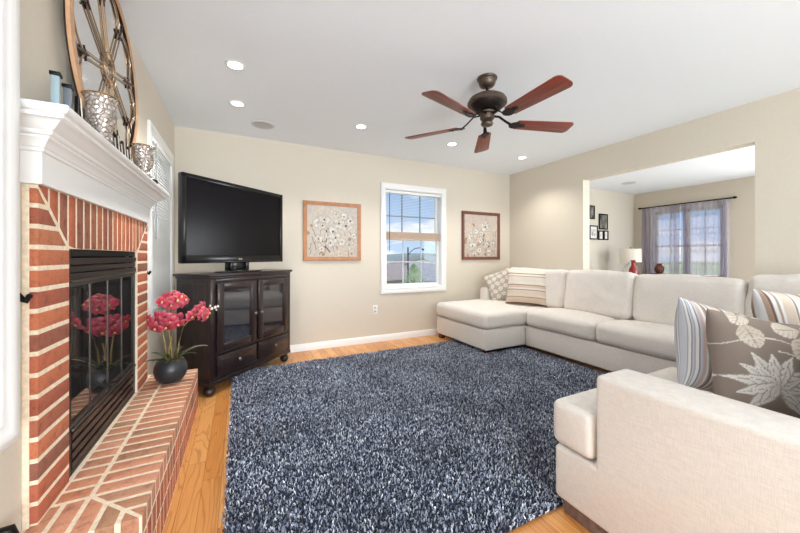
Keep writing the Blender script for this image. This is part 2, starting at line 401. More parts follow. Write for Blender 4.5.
# corners above the opening: mitre from opening corner to the outer top corner
def zdiag(y, side):
    return ZO+(ZT-ZO)*((YO0-y)/(YO0-Y0) if side == 0 else (y-YO1)/(Y1-YO1))
nc = 3; hc = (ZT-ZO)/nc
for k in range(nc):
    z0, z1 = ZO+k*hc+G/2, ZO+(k+1)*hc-G/2
    for side in (0, 1):
        if side == 0: ya = lambda z: YO0-(YO0-Y0)*(z-ZO)/(ZT-ZO)-G; o = Y0; q = [(o, z0), (max(o, ya(z0)), z0), (max(o, ya(z1)), z1), (o, z1)]
        else: ya = lambda z: YO1+(Y1-YO1)*(z-ZO)/(ZT-ZO)+G; o = Y1; q = [(o, z0), (min(o, ya(z0)), z0), (min(o, ya(z1)), z1), (o, z1)]
        if abs(q[2][0]-o) < .012: q = [q[0], q[1], (o, z1-.004)]
        clip_poly_brick(m, q)
ns = round((Y1-Y0)/C); cs_ = (Y1-Y0)/ns
for k in range(ns):
    y0, y1 = Y0+k*cs_+G/2, Y0+(k+1)*cs_-G/2
    def zb(y):
        if y < YO0: return zdiag(y, 0)+G*.6
        if y > YO1: return zdiag(y, 1)+G*.6
        return ZO
    a_, b_ = zb(y0), zb(y1)
    if a_ > ZT-.015 and b_ > ZT-.015: continue
    if y0 < YO0 < y1 or y0 < YO1 < y1: clip_poly_brick(m, [(y0, a_), (y1, b_), (y1, ZT), (y0, ZT)])
    else:
        a2, b2 = min(a_, ZT-.003), min(b_, ZT-.003)
        clip_poly_brick(m, [(y0, a2), (y1, b2), (y1, ZT), (y0, ZT)])
mo.box(XL-XL+.001, BX-.0016-XL, Y0+.003-YM, YO0+.001-YM, HZ, ZT); mo.box(.001, BX-.0016-XL, YO1-.001-YM, Y1-.003-YM, HZ, ZT); mo.box(.001, BX-.0016-XL, YO0-YM, YO1-YM, ZO-.001, ZT)
# ragged mortar squeezed against the wall at the near and far edge
for yy, s in ((Y0, -1), (Y1, 1)):
    mo.box(.0, .017, yy-YM-(.005 if s < 0 else 0), yy-YM+(.005 if s > 0 else 0), HZ-.02, ZT, .003)
sur = m.build('brick_surround', BRICK, fp); mo.build('mortar', MORTAR, sur)
# hearth
HX = -.28; HY0, HY1 = 1.295, 2.83
m = MB(); mo = MB()
mo.box(.001, HX-.0016-XL, HY0+.0016-YM, HY1-.0016-YM, .0, HZ-.0016)
xi = -.462; bt = .062
# top: near-end border laid along Y, mitred at the outer corner
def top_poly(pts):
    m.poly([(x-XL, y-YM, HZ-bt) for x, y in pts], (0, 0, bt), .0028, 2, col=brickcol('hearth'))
YE = 1.483
nr = round((HY1-YE)/C); cr_ = (HY1-YE)/nr
for k in range(nr):
    y0, y1 = YE+k*cr_+G/2, YE+(k+1)*cr_-G/2
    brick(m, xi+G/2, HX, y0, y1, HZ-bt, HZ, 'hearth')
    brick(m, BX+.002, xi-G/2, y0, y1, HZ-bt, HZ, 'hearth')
nk = 5; kw = (HX-(XL+.004))/nk
# mitre: diagonal from (xi,YE) to (HX,HY0)
diag = lambda x: YE-(YE-HY0)*(x-xi)/(HX-xi)
for k in range(nk):
    x0, x1 = XL+.004+k*kw+G/2, XL+.004+(k+1)*kw-G/2
    f = lambda x: (YE if x < xi else diag(x))-G*.6
    pts = [(x0, HY0), (x1, HY0), (x1, max(HY0+.004, f(x1))), (x0, f(x0))]
    if x0 < xi < x1: pts = [(x0, HY0), (x1, HY0), (x1, f(x1)), (xi, YE-G*.6), (x0, YE-G*.6)]
    if k == nk-1: pts = [(x0, HY0), (x1, HY0), (x0, f(x0))]
    top_poly(pts)
ky = 3
for k in range(ky):
    y0, y1 = HY0+k*(YE-HY0)/ky+G/2, HY0+(k+1)*(YE-HY0)/ky-G/2
    g = lambda y: xi+(HX-xi)*(YE-y)/(YE-HY0)+G*.6
    pts = [(g(y0), y0), (HX, y0), (HX, y1), (g(y1), y1)]
    if k == 0: pts = [(HX-.012, y0+.012), (HX, y0), (HX, y1), (g(y1), y1)]
    top_poly(pts)
# front face: a stack of rowlock bricks under the top course
rows = [(.008, .112), (.122, HZ-bt-G)]
nf = round((HY1-HY0)/C); cf = (HY1-HY0)/nf
for r_, (z0, z1) in enumerate(rows):
    for k in range(nf):
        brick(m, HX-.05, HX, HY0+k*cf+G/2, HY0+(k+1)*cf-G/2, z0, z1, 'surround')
    for k in range(5):
        x0 = XL+.004+k*kw; brick(m, x0+G/2, x0+kw-G/2-(.0 if k < 4 else .05), HY0, HY0+.05, z0, z1, 'surround')
        brick(m, x0+G/2, x0+kw-G/2-(.0 if k < 4 else .05), HY1-.05, HY1, z0, z1, 'surround')
he = m.build('hearth', BRICK, fp); mo.build('mortar', MORTAR, he)
# mantel: frieze + crown
rings_ = [(0, ZT), (0, 1.440), (.006, 1.443), (.006, 1.452), (.010, 1.456), (.012, 1.462), (.020, 1.474), (.026, 1.480), (.026, 1.486), (.034, 1.488), (.037, 1.493), (.037, 1.500),
          (.044, 1.504), (.056, 1.516), (.064, 1.524), (.072, 1.529), (.076, 1.530), (.076, 1.541), (.086, 1.544), (.091, 1.550), (.093, 1.556), (.092, 1.563), (.088, 1.567)]
b = bmesh.new(); rr = []
for o, z in rings_:
    o2 = o; x1 = -.545+o-XL; a_, c_ = 1.381-o2-YM, 2.715+o2*1.45-YM
    rr.append([b.verts.new(p) for p in ((0, a_, z), (x1, a_, z), (x1, c_, z), (0, c_, z))])
for A, Cc in zip(rr, rr[1:]):
    for i in range(4): b.faces.new((A[i], A[(i+1) % 4], Cc[(i+1) % 4], Cc[i]))
b.faces.new(rr[0][::-1]); b.faces.new(rr[-1]); bmesh.ops.recalc_face_normals(b, faces=b.faces)
m = MB(); m._join(b); m.build('mantel', WHITE, fp, sharp=20)
# firebox insert
INS = plain('black_firebox_steel', S(30, 28, 28), .4, .5)
m = MB(); x = -.572
fx0, fx1 = x-.02-XL, x-XL
def FB(mb, y0, y1, z0, z1, dx=0, bev=.002, th=.02): mb.box(fx1+dx-th, fx1+dx, y0-YM, y1-YM, z0, z1, bev, 1)
FB(m, YO0+.002, YO0+.05, HZ+.001, ZO-.002); FB(m, YO1-.05, YO1-.002, HZ+.001, ZO-.002)
FB(m, YO0+.05, YO1-.05, ZO-.03, ZO-.002); FB(m, YO0+.05, YO1-.05, HZ+.001, HZ+.02)
frame = m.build('insert_frame', INS, fp); LOUV = plain('louvre_steel', S(58, 48, 46), .35, .6)
m = MB()
for k in range(3): FB(m, YO0+.004, YO1-.004, ZO-.036-k*.030-.026, ZO-.036-k*.030, dx=.006-.004*(k % 2))
m.build('top_louvre', LOUV, frame); m = MB()
for k in range(4): FB(m, YO0+.05, YO1-.05, HZ+.022+k*.036, HZ+.022+k*.036+.026, dx=.002)
m.box(fx1-.04, fx1-.02, YO0-YM+.05, YO1-YM-.05, HZ+.02, HZ+.17)
m.build('bottom_louvre', LOUV, frame)
# bi-fold glass doors, four panes in thin frames
gz0, gz1 = HZ+.185, ZO-.13
n4 = 4; wd4 = (YO1-YO0-.06)/n4
for k in range(n4):
    y0 = YO0+.03+k*wd4-YM; m = MB(); t_ = .0055
    m.box(fx1-.007, fx1-.003, y0, y0+t_, gz0, gz1); m.box(fx1-.007, fx1-.003, y0+wd4-t_, y0+wd4-.001, gz0, gz1)
    m.box(fx1-.012, fx1+.004, y0, y0+wd4-.001, gz0, gz0+.014); m.box(fx1-.012, fx1+.004, y0, y0+wd4-.001, gz1-.014, gz1)
    d = m.build('glass_door', plain('door_frame_steel', S(84, 80, 76), .35, .7) if k == 0 else bpy.data.materials['door_frame_steel'], fp)
    MB().box(fx1-.009, fx1-.005, y0+t_, y0+wd4-t_, gz0+.012, gz1-.012).build('pane', GLASSD, d)
    if k in (1, 2):
        yy = y0+(wd4-.03 if k == 1 else .03)
        MB().tube([(fx1, yy, gz0+.02), (fx1+.02, yy, gz0+.024), (fx1+.022, yy+(-.05 if k == 1 else .05), gz0+.026)], .004, 8).build('handle', BLACKM, d)
RAIL = plain('rail_steel', S(96, 88, 84), .3, .8); MB().box(fx1+.002, fx1+.012, YO0+.03-YM, YO1-.03-YM, HZ+.172, HZ+.183, .003).build('door_rail', RAIL, frame); MB().box(fx1+.0, fx1+.014, YO0+.03-YM, YO1-.03-YM, ZO-.128, ZO-.120, .003).build('door_rail', RAIL, frame)
MB().box(-.3, -.02, YO0+.02-YM, YO1-.02-YM, HZ+.01, ZO-.03).build('firebox', plain('soot_black', S(18, 17, 17), .9), fp)

# black wall hooks either side of the fireplace
def hook(loc, label):
    h = empty('wall_hook', loc, 0, label, 'hook', 'black metal hooks beside the fireplace')
    MB().lathe([(0, 0), (.024, 0), (.024, .004), (.016, .008), (0, .009)], 20, Matrix.Rotation(R(90), 4, 'Y')).build('back_plate', BLACKM, h)
    m = MB(); m.tube([(.004, 0, .012), (.014, 0, -.002), (.022, 0, -.016), (.030, 0, -.020), (.036, 0, -.010)], [.007, .007, .008, .009, .006], 10); m.sphere((.037, 0, -.007), .008, 2)
    m.build('knob', BLACKM, h); return h
hook((XL, 1.345, 1.01), 'black metal wall hook beside the near edge of the brick fireplace')
hook((XL, 2.785, 1.02), 'black metal wall hook between brick fireplace and closed blind')
# log holder with scroll handle at near end of the hearth
lh = empty('log_holder', (-.455, 1.095, 0), 0, 'black iron floor stand with curled handle beside near hearth end', 'log holder')
m = MB()
for yy in (-.12, .17):
    m.tube([(-.09, yy, .0), (-.10, yy, .10), (-.11, yy, .25), (-.12, yy, .31), (-.135, yy, .345), (-.128, yy, .372), (-.108, yy, .375), (-.098, yy, .352)], [.012, .012, .013, .016, .02, .018, .015, .010], 10)
    m.tube([(.1, yy, .0), (.1, yy, .2)], .010, 8)
m.tube([(-.10, -.12, .1), (-.10, .17, .1)], .009, 8); m.tube([(.1, -.12, .1), (.1, .17, .1)], .009, 8)
m.build('frame', BLACKM, lh)
m = MB()
for k in range(5): m.tube([(-.10, -.1+k*.06, .1), (0, -.1+k*.06, .05), (.1, -.1+k*.06, .1)], .006, 6)
m.build('cradle', BLACKM, lh)

# ------------------------------------------------------------------ mantel decorations
MT = 1.567+.001
# round openwork wall medallion, leaning on the mantel
RW = .43
wm = empty('round_wall_medallion', (-.543, 1.985, MT+.001), 0, 'large round bronze openwork medallion with mirror panels above the mantel', 'wall decor')
wm.rotation_euler = (0, R(-1.0), 0)
TAN = plain('tan_wood_rim', S(196, 152, 116), .5, nscale=30, namt=.12, stretch=(1, 1, 1)); BRZ = plain('champagne_metal', S(168, 140, 112), .3, .85); DRK = plain('dark_metal_edge', S(48, 36, 32), .4, .5)
def ringpts(r, x=0, n=72, c=(0, RW)): return [(x, c[0]+r*math.cos(2*PI*i/n), c[1]+r*math.sin(2*PI*i/n)) for i in range(n)]
def flatring(mb, r0, r1, x0, x1, n=96):
    b = bmesh.new(); rs = []
    for r, x in ((r0, x0), (r1, x0), (r1, x1), (r0, x1)): rs.append([b.verts.new((x, r*math.cos(2*PI*i/n), RW+r*math.sin(2*PI*i/n))) for i in range(n)])
    for k in range(4):
        A, Cc = rs[k], rs[(k+1) % 4]
        for i in range(n): b.faces.new((A[i], A[(i+1) % n], Cc[(i+1) % n], Cc[i]))
    bmesh.ops.recalc_face_normals(b, faces=b.faces); mb._join(b)
m = MB(); flatring(m, RW-.034, RW, -.004, .008); m.build('rim', TAN, wm)
m = MB(); flatring(m, RW-.006, RW+.001, -.009, -.004); flatring(m, RW-.038, RW-.034, -.008, .005); m.build('rim_edge', DRK, wm)
lat = MB(); lat.tube(ringpts(.075), .0036, 8, True); lat.tube(ringpts(.045), .0028, 8, True)
stub = MB(); nsp = 8; off = R(15); RJ = .285
mir = []
for k in range(nsp):
    a = off+k*2*PI/nsp; a2 = off+(k+1)*2*PI/nsp
    d = Vector((0, math.cos(a), math.sin(a))); p = Vector((0, -math.sin(a), math.cos(a))); c0 = Vector((0, 0, RW))
    for s in (-1, 1): lat.tube([c0+d*.045+p*.011*s, c0+d*RJ+p*.013*s], .0030, 6)
    P = c0+d*RJ; Q = c0+Vector((0, math.cos(a2), math.sin(a2)))*RJ
    arc = []
    for j in range(17):
        t = j/16; aa = a+(a2-a)*t; r = RJ+(RW-.045-RJ)*math.sin(PI*t)**.55; arc.append(c0+Vector((0, math.cos(aa), math.sin(aa)))*r)
    lat.tube(arc, .0036, 6); mir += arc[:-1]
    stub = MB(); stub.tube([c0+d*(RJ-.02), c0+d*(RJ+.02), c0+d*(RW-.036)], [.006, .008, .005], 8)
    stub.tube([c0+d*(RJ+.012)-p*.028, c0+d*RJ, c0+d*(RJ+.012)+p*.028], .0042, 6); stub.build('connector', DRK, wm)
lat.build('lattice', BRZ, wm)
m = MB(); m.poly([v+Vector((-.010, 0, 0)) for v in mir], (.003, 0, 0)); m.build('mirror_panel', plain('mirror', S(235, 236, 236), .08, 1.0), wm)

# hurricane vases of crackled glass
CRK = NT('crackled_mercury_glass'); vo = CRK.add('ShaderNodeTexVoronoi', feature='DISTANCE_TO_EDGE'); vo.inputs['Scale'].default_value = 55
CRK.l.new(CRK.coords(), vo.inputs[0]); CRK.l.new(CRK.ramp(vo.outputs[0], [(0, S(120, 96, 80)), (.10, S(206, 196, 188)), (.4, S(226, 220, 214))]), CRK.b.inputs['Base Color'])
CRK.b.inputs['Metallic'].default_value = .55; CRK.b.inputs['Roughness'].default_value = .12; CRK.b.inputs['Alpha'].default_value = .82; CRK.bump(vo.outputs[0], .6, .01); CRK = CRK.m
GOLD = plain('pale_gold_rim', S(196, 170, 132), .25, .9)
def hurricane(loc, label, s=1):
    h = empty('hurricane_vase', loc, 0, label, 'vase', 'crackled glass vases on the mantel')
    pr = [(.030, 0), (.036, .004), (.034, .012), (.026, .025), (.030, .040), (.041, .065), (.044, .095), (.041, .125), (.044, .142), (.050, .155)]
    pr = [(r*s, z*s) for r, z in pr]; inner = [(r-.0025, z+.0015) for r, z in pr[::-1]]
    MB().lathe(pr+inner[:-2], 36, cap=True).build('glass_body', CRK, h)
    MB().lathe([(.0505*s, .153*s), (.0525*s, .156*s), (.0505*s, .159*s), (.0475*s, .157*s)], 36, cap=False).build('rim', GOLD, h)
    MB().lathe([(0, .006*s), (.020*s, .006*s), (.020*s, .075*s), (.017*s, .078*s), (0, .078*s)], 24).build('candle', plain('ivory_wax', S(240, 230, 212), .5) if 'ivory_wax' not in bpy.data.materials else bpy.data.materials['ivory_wax'], h)
hurricane((-.490, 1.665, MT), 'nearer crackled glass hurricane vase on the mantel', 1.12)
hurricane((-.490, 2.29, MT), 'farther crackled glass hurricane vase at the window end of the mantel', 1.1)
# pillar candle holders: frosted panels in black stands; and folded black metal screens of thin uprights
TEAL = plain('frosted_blue_glass', S(150, 168, 174), .25); SMK = plain('smoky_grey_glass', S(112, 118, 126), .2)
def holder(loc, mat, hgt, label):
    h = empty('candle_holder', loc, R(8), label, 'candle holder', 'slim candle holders at the near end of the mantel')
    MB().box(-.010, .010, -.012, .012, .0, hgt, .002).build('glass_column', mat, h)
    MB().box(-.013, .013, -.015, .015, hgt, hgt+.012, .002).build('cap', BLACKM, h); return h
holder((-.530, 1.425, MT), TEAL, .130, 'slim blue frosted candle holder with black cap at mantel end')
holder((-.525, 1.492, MT), SMK, .122, 'slim smoky grey candle holder with black cap near mantel end')
def zig(loc, n, hgt, label, step=.034):
    h = empty('zigzag_candle_rack', loc, 0, label, 'candle rack', 'black zigzag racks on the mantel')
    m = MB(); m2 = MB()
    for k in range(n):
        y = k*step; hh = hgt*(1 if k % 2 == 0 else .8)
        m.poly([(0, y-.011, 0), (0, y+.011, 0), (0, y+.013, hh), (0, y-.002, hh)], (.010, 0, 0), .001, 1)
        if k < n-1: m2.tube([(.012, y+.012, hh), (.012, y+step-.006, .002)], .0022, 6)
    m.box(-.006, .016, -.016, (n-1)*step+.016, 0, .005, .001, 1)
    m.build('fins', BLACKM, h); m2.build('wires', plain('cream_wire', S(225, 212, 196), .4) if 'cream_wire' not in bpy.data.materials else bpy.data.materials['cream_wire'], h)
zig((-.526, 1.545, MT), 2, .122, 'short black zigzag metal rack before the nearer vase', .04)
zig((-.524, 1.755, MT), 10, .118, 'long black zigzag metal rack below the medallion', .046)
m = MB().lathe([(0, 0), (.022, 0), (.028, .012), (.026, .03), (.018, .036), (0, .036)], 20); o = m.build('tealight_cup', BLACKM, None, loc=(-.492, 2.52, MT)); tag(o, 'small black tealight cup at the window end of the mantel', 'candle holder')

# ------------------------------------------------------------------ television cabinet and television (45 degrees in the corner)
cb = empty('television_cabinet', (-.012, 3.462, 0), R(45), 'black brown corner cabinet with two glass doors and two drawers under television', 'cabinet')
hw, fd = .502, -.21     # half width; front is -y
m = MB(); m.box(-hw+.012, hw-.012, fd+.012, .160, .10, .955, .002); m.build('body', CAB, cb)
m = MB(); m.box(-hw-.012, hw+.012, fd-.015, .172, .955, .978, .005); m.box(-hw+.002, hw-.002, fd+.0, .165, .938, .955, .005); m.build('top', CAB, cb)
m = MB(); m.box(-hw, hw, fd, .163, .085, .118, .008); m.box(-hw+.006, hw-.006, fd+.006, .162, .118, .130, .003); m.build('plinth', CAB, cb)
m = MB(); y = fd
m.box(-hw+.012, -hw+.062, y, y+.012, .13, .938, .002); m.box(hw-.062, hw-.012, y, y+.012, .13, .938, .002); m.box(-hw+.062, hw-.062, y, y+.012, .905, .938, .002)
m.box(-hw+.062, hw-.062, y, y+.012, .318, .338, .002); m.box(-hw+.062, hw-.062, y, y+.012, .13, .15, .002); m.box(-.012, .012, y, y+.012, .15, .905, .002)
m.build('face_frame', CAB, cb)
GL2 = plain('cabinet_glass', S(42, 44, 50), .04, spec=.9, coat=.8)
for s in (-1, 1):
    xa, xb = (-hw+.066, -.014) if s < 0 else (.014, hw-.066)
    m = MB(); za, zb_ = .342, .901; t_ = .062
    m.box(xa, xa+t_, y-.014, y+.004, za, zb_, .004); m.box(xb-t_, xb, y-.014, y+.004, za, zb_, .004); m.box(xa+t_, xb-t_, y-.014, y+.004, za, za+t_, .004); m.box(xa+t_, xb-t_, y-.014, y+.004, zb_-t_, zb_, .004)
    m.box(xa+t_-.004, xa+t_+.008, y-.008, y+.002, za+t_, zb_-t_, .002); m.box(xb-t_-.008, xb-t_+.004, y-.008, y+.002, za+t_, zb_-t_, .002)
    d = m.build('door', CAB, cb)
    MB().box(xa+t_, xb-t_, y-.003, y, za+t_, zb_-t_).build('glass_pane', GL2, d)
    MB().lathe([(0, 0), (.006, 0), (.006, .012), (.015, .018), (.016, .024), (.010, .030), (0, .031)], 18, Matrix.Translation(((xb-.024) if s < 0 else xa+.024, y-.014, .60)) @ Matrix.Rotation(R(90), 4, 'X')).build('knob', KNOB, d)
    for zz in (.42, .83): MB().cyl(((xa-.002) if s < 0 else xb+.002, y-.012, zz-.02), ((xa-.002) if s < 0 else xb+.002, y-.012, zz+.02), .005, 8).build('hinge', DBRONZE, d)
    m = MB(); m.box(xa, xb, y-.013, y+.004, .154, .314, .004); m.box(xa+.028, xb-.028, y-.017, y-.010, .182, .286, .003)
    d = m.build('drawer', CAB, cb)
    MB().lathe([(0, 0), (.006, 0), (.006, .012), (.015, .018), (.016, .024), (.010, .030), (0, .031)], 18, Matrix.Translation(((xa+xb)/2, y-.016, .236)) @ Matrix.Rotation(R(90), 4, 'X')).build('knob', KNOB, d)
for sx in (-1, 1):
    for sy in (fd+.05, .11):
        MB().lathe([(0, 0), (.026, 0), (.034, .008), (.044, .028), (.044, .045), (.034, .060), (.026, .066), (.034, .074), (.036, .086), (0, .086)], 24, Matrix.Translation((sx*(hw-.045), sy, .0005))).build('bun_foot', CAB, cb)
for s in (-1, 1):
    m = MB(); m.box(s*(hw-.012)-.004, s*(hw-.012)+.004, fd+.05, -.03, .18, .90, .003); m.box(s*(hw-.012)-.004, s*(hw-.012)+.004, -.03, .13, .18, .90, .003); m.build('side_panel', CAB, cb)

tv = empty('television', (-.012, 3.370, .979), R(40), 'large black flat screen television on the corner cabinet', 'television')
tw, z0, z1 = .532, .085, .80
m = MB(); m.box(-tw, tw, -.016, .030, z0, z1, .008, 3); m.box(-tw+.1, tw-.1, .03, .075, z0+.08, z1-.12, .015); m.build('housing', TVB, tv)
m = MB()
for (a_, b_, c_, d_) in ((-tw, -tw+.036, z0, z1), (tw-.036, tw, z0, z1), (-tw, tw, z1-.036, z1), (-tw, tw, z0, z0+.066)): m.box(a_, b_, -.026, -.014, c_, d_, .004)
m.build('bezel', TVB, tv)
MB().box(-tw+.034, tw-.034, -.018, -.0165, z0+.064, z1-.034).build('screen', TVS, tv)
MB().box(-.32, .32, -.030, -.026, z0+.008, z0+.012, .001).build('chin_strip', plain('grey_accent', S(70, 66, 70), .2), tv)
cu = bpy.data.curves.new('logo', 'FONT'); cu.body = 'LG'; cu.size = .016; cu.extrude = .0006; cu.align_x = 'CENTER'
to = bpy.data.objects.new('logo_t', cu); COL.objects.link(to); me = bpy.data.meshes.new_from_object(to); bpy.data.objects.remove(to)
me.transform(Matrix.Translation((.010, -.0268, z0+.028)) @ Matrix.Rotation(R(90), 4, 'X')); LOGO = plain('logo_silver', S(230, 228, 228), .3)
lg = link_mesh('logo', me, LOGO, tv)
m = MB(); m.lathe([(.0055, 0), (.0075, 0), (.0075, .0008), (.0055, .0008)], 24, Matrix.Translation((-.012, -.0262, z0+.0335)) @ Matrix.Rotation(R(90), 4, 'X'), cap=False); m.build('logo_ring', LOGO, tv)
m = MB(); m.box(-.10, -.065, -.02, .03, .012, z0+.02, .003); m.box(.065, .10, -.02, .03, .012, z0+.02, .003); m.box(-.12, .12, .0, .03, .012, z0+.02, .003); m.build('stand_neck', TVB, tv)
m = MB(); m.poly([(.235*math.cos(t*PI/18), .115*math.sin(t*PI/18)-.01, 0) for t in range(36)], (0, 0, .010), .003, 2); m.build('stand_base', TVB, tv)
o = MB().box(-.055, .055, -.03, .03, 0, .040, .004).build('media_box', plain('silver_plastic', S(176, 174, 172), .3, .3), None, loc=(.165, 3.32, .9792)); o.rotation_euler.z = R(44)
tag(o, 'small silver media box on cabinet top beside the television stand', 'media player')
o.location = (.115, 3.365, .9895)
bpy.data.objects.remove(o)

# ------------------------------------------------------------------ orchid
op = empty('potted_orchid', (-.412, 2.61, HZ+.0008), 0, 'pink artificial orchid in round dark pot on the brick hearth', 'potted plant')
POT = plain('charcoal_ceramic', S(44, 46, 50), .35, nscale=90, namt=.2, bump=.1)
MB().lathe([(0, 0), (.052, 0), (.074, .012), (.094, .040), (.103, .076), (.099, .108), (.084, .138), (.070, .150), (.064, .147), (.078, .132), (.084, .10), (0, .10)], 40).build('pot', POT, op).scale = (.92, .92, 1)
m = MB(); rs = random.Random(3)
MOSS = plain('brown_moss', S(96, 86, 48), .95, nscale=60, namt=.4, bump=.5)
for k in range(60):
    a = rs.random()*2*PI; r = .062*math.sqrt(rs.random()); m.sphere((r*math.cos(a), r*math.sin(a), .132+rs.random()*.012), .009+.006*rs.random(), 1)
m.build('moss', MOSS, op)
GREEN = plain('leaf_green', S(52, 66, 36), .45, nscale=12, namt=.3); STEM = plain('stem_tan_green', S(150, 128, 74), .6, nscale=20, namt=.2); PALE = plain('pale_leaf', S(176, 190, 160), .4)
def strap(ang, ln, rise, wd, mat=GREEN, droop=.6, z0=.135):
    b = bmesh.new(); rows_ = []; d = Vector((math.cos(ang), math.sin(ang), 0)); s = Vector((-d.y, d.x, 0))
    for j in range(11):
        t = j/10; p = d*(.02+ln*t)+Vector((0, 0, z0+rise*math.sin(t*PI*droop))); wv = wd*math.sin(PI*(.08+.90*t))**.6
        rows_.append([b.verts.new(p-s*wv+Vector((0, 0, wv*.35))), b.verts.new(p), b.verts.new(p+s*wv+Vector((0, 0, wv*.35)))])
    for A, Cc in zip(rows_, rows_[1:]):
        for i in range(2): b.faces.new((A[i], A[i+1], Cc[i+1], Cc[i]))
    m = MB(); m._join(b); o = m.build('leaf', mat, op, sharp=180); mo_ = o.modifiers.new('s', 'SOLIDIFY'); mo_.thickness = .0018
for ang, ln, rise, wd, mt in ((-.6, .17, .06, .011, GREEN), (.3, .15, .07, .012, GREEN), (1.2, .12, .06, .012, GREEN), (2.6, .12, .05, .013, GREEN), (3.6, .13, .03, .013, GREEN), (-1.5, .13, .05, .012, GREEN), (-2.2, .11, .04, .012, GREEN), (-.2, .20, .09, .006, PALE), (4.6, .10, .07, .010, GREEN), (-.95, .15, .08, .006, GREEN)):
    strap(ang, ln, rise, wd, mt)
# pot-local frame: camera is towards (+.16,-1)
cdir = Vector((.155, -.985, 0)); rdir = Vector((.985, .155, 0))
def L3(u, v, z): return rdir*u + cdir*v + Vector((0, 0, z))
stems = [[(.01, 0, .12), (.0, .01, .25), (-.015, .02, .38), (-.01, .04, .50), (.03, .05, .56), (.075, .05, .565)],
         [(-.02, 0, .12), (-.03, .01, .25), (-.045, .02, .34), (-.075, .04, .39), (-.105, .05, .39)],
         [(.03, 0, .12), (.045, .0, .25), (.07, .01, .36), (.12, .02, .42), (.18, .03, .44), (.235, .03, .46), (.27, .03, .475)],
         [(-.01, .02, .12), (-.01, .03, .22), (.005, .03, .30)]]
for s_ in stems:
    MB().tube([L3(*p) for p in s_], .0042, 8).build('stem', STEM, op)
PINK = NT('orchid_petal'); g_ = PINK.add('ShaderNodeAttribute', attribute_name='col'); npk = PINK.noise(PINK.coords(), 60, 3)
PINK.l.new(PINK.mul(g_.outputs['Color'], PINK.ramp(npk, [(.3, (.8, .7, .75, 1)), (.6, (1, 1, 1, 1))])), PINK.b.inputs['Base Color']); PINK.b.inputs['Roughness'].default_value = .55
PINK.b.inputs['Sheen Weight'].default_value = .1; PINK = PINK.m
def flower_mesh(seed):
    q = random.Random(seed); vs_, fs, cs = [], [], []
    g_ = (.62, 1.0, .8, 1.12, .72, .92)[seed]; dark, lite, mid = [tuple(min(1, x*g_) for x in c_[:3])+(1,) for c_ in (S(120, 8, 36), S(248, 150, 160), S(212, 44, 78))]
    for k in range(5):
        a = R([90, 18, 162, 234, 306][k])+q.uniform(-.12, .12); big = 1.15 if k in (1, 2) else .92
        Ln, Wd = .044*big, (.027 if k in (1, 2) else .017)*big
        base = len(vs_); nu, nv = 7, 6
        for i in range(nu):
            t = i/(nu-1); ww = Wd*math.sin(PI*(.12+.80*t))**.7
            for j in range(nv):
                s = j/(nv-1)*2-1
                r = .003+Ln*t; x = r*math.cos(a)-s*ww*math.sin(a); y = r*math.sin(a)+s*ww*math.cos(a)
                z = .010*math.sin(t*PI*.9)-.012*t*t - .006*s*s + .0025*math.sin(5*s+k)*t + (.003 if k in (1, 2) else 0)
                vs_.append((x, y, z)); c = mix(dark, mid, min(1, t*2.2)); c = mix(c, lite, max(0, abs(s)*t)**1.5*.9); cs.append(c)
        for i in range(nu-1):
            for j in range(nv-1): v0 = base+i*nv+j; fs.append((v0, v0+1, v0+nv+1, v0+nv))
    me = bpy.data.meshes.new('flower'); me.from_pydata(vs_, [], fs); me.update()
    at = me.color_attributes.new('col', 'FLOAT_COLOR', 'POINT'); at.data.foreach_set('color', np.array(cs, dtype=np.float32).ravel())
    for p in me.polygons: p.use_smooth = True
    me.materials.append(PINK); return me
fm = [flower_mesh(i) for i in range(6)]
lipm = MB(); lipm.sphere((0, 0, .010), .008, 2, (1, 1.2, 1)); lipm.sphere((0, -.006, .008), .006, 2, (1.3, .8, 1)); bmt = bpy.data.meshes.new('lip'); lipm.bm.to_mesh(bmt); lipm.bm.free(); bmt.materials.append(plain('orchid_lip', S(240, 190, 120), .5))
for p in bmt.polygons: p.use_smooth = True
spots = [(.03, .05, .585), (.065, .06, .57), (.00, .05, .565), (.045, .08, .545), (-.03, .06, .54), (.09, .05, .545), (.015, .08, .52), (-.005, .0, .55), (.06, .03, .525),
         (-.10, .06, .46), (-.135, .06, .44), (-.07, .07, .44), (-.11, .08, .42), (-.05, .06, .475), (-.02, .09, .455), (-.15, .04, .475), (-.08, .05, .49), (-.045, .09, .425), (.015, .08, .47), (.0, .09, .43), (.03, .09, .435),
         (.14, .05, .475), (.175, .05, .465), (.155, .07, .445), (.12, .05, .455), (.20, .04, .45), (.165, .04, .495), (.185, .06, .43), (.10, .06, .44)]
for i, (u, v, z) in enumerate(spots):
    if 9 <= i <= 20: u, z = u*.82+.012, z-.045
    if i < 9: z -= .006; u -= .012
    if i > 20: u += .012; z -= .012
    o = bpy.data.objects.new('flower', fm[(i*5+i//3) % 6]); COL.objects.link(o); o.parent = op; o.location = L3(u, v, z)
    nd = (L3(u*2.4, .17+rs.uniform(-.05, .1), (z-.49)*1.6+rs.uniform(-.05, .06))-Vector((0, 0, 0))).normalized()
    q = nd.to_track_quat('Z', 'Y'); q = q @ Matrix.Rotation(rs.uniform(-.5, .5), 3, 'Z').to_quaternion(); o.rotation_mode = 'QUATERNION'; o.rotation_quaternion = q; sc_ = rs.uniform(.78, 1.0); o.scale = (sc_,)*3
    l_ = bpy.data.objects.new('lip', bmt); COL.objects.link(l_); l_.parent = o
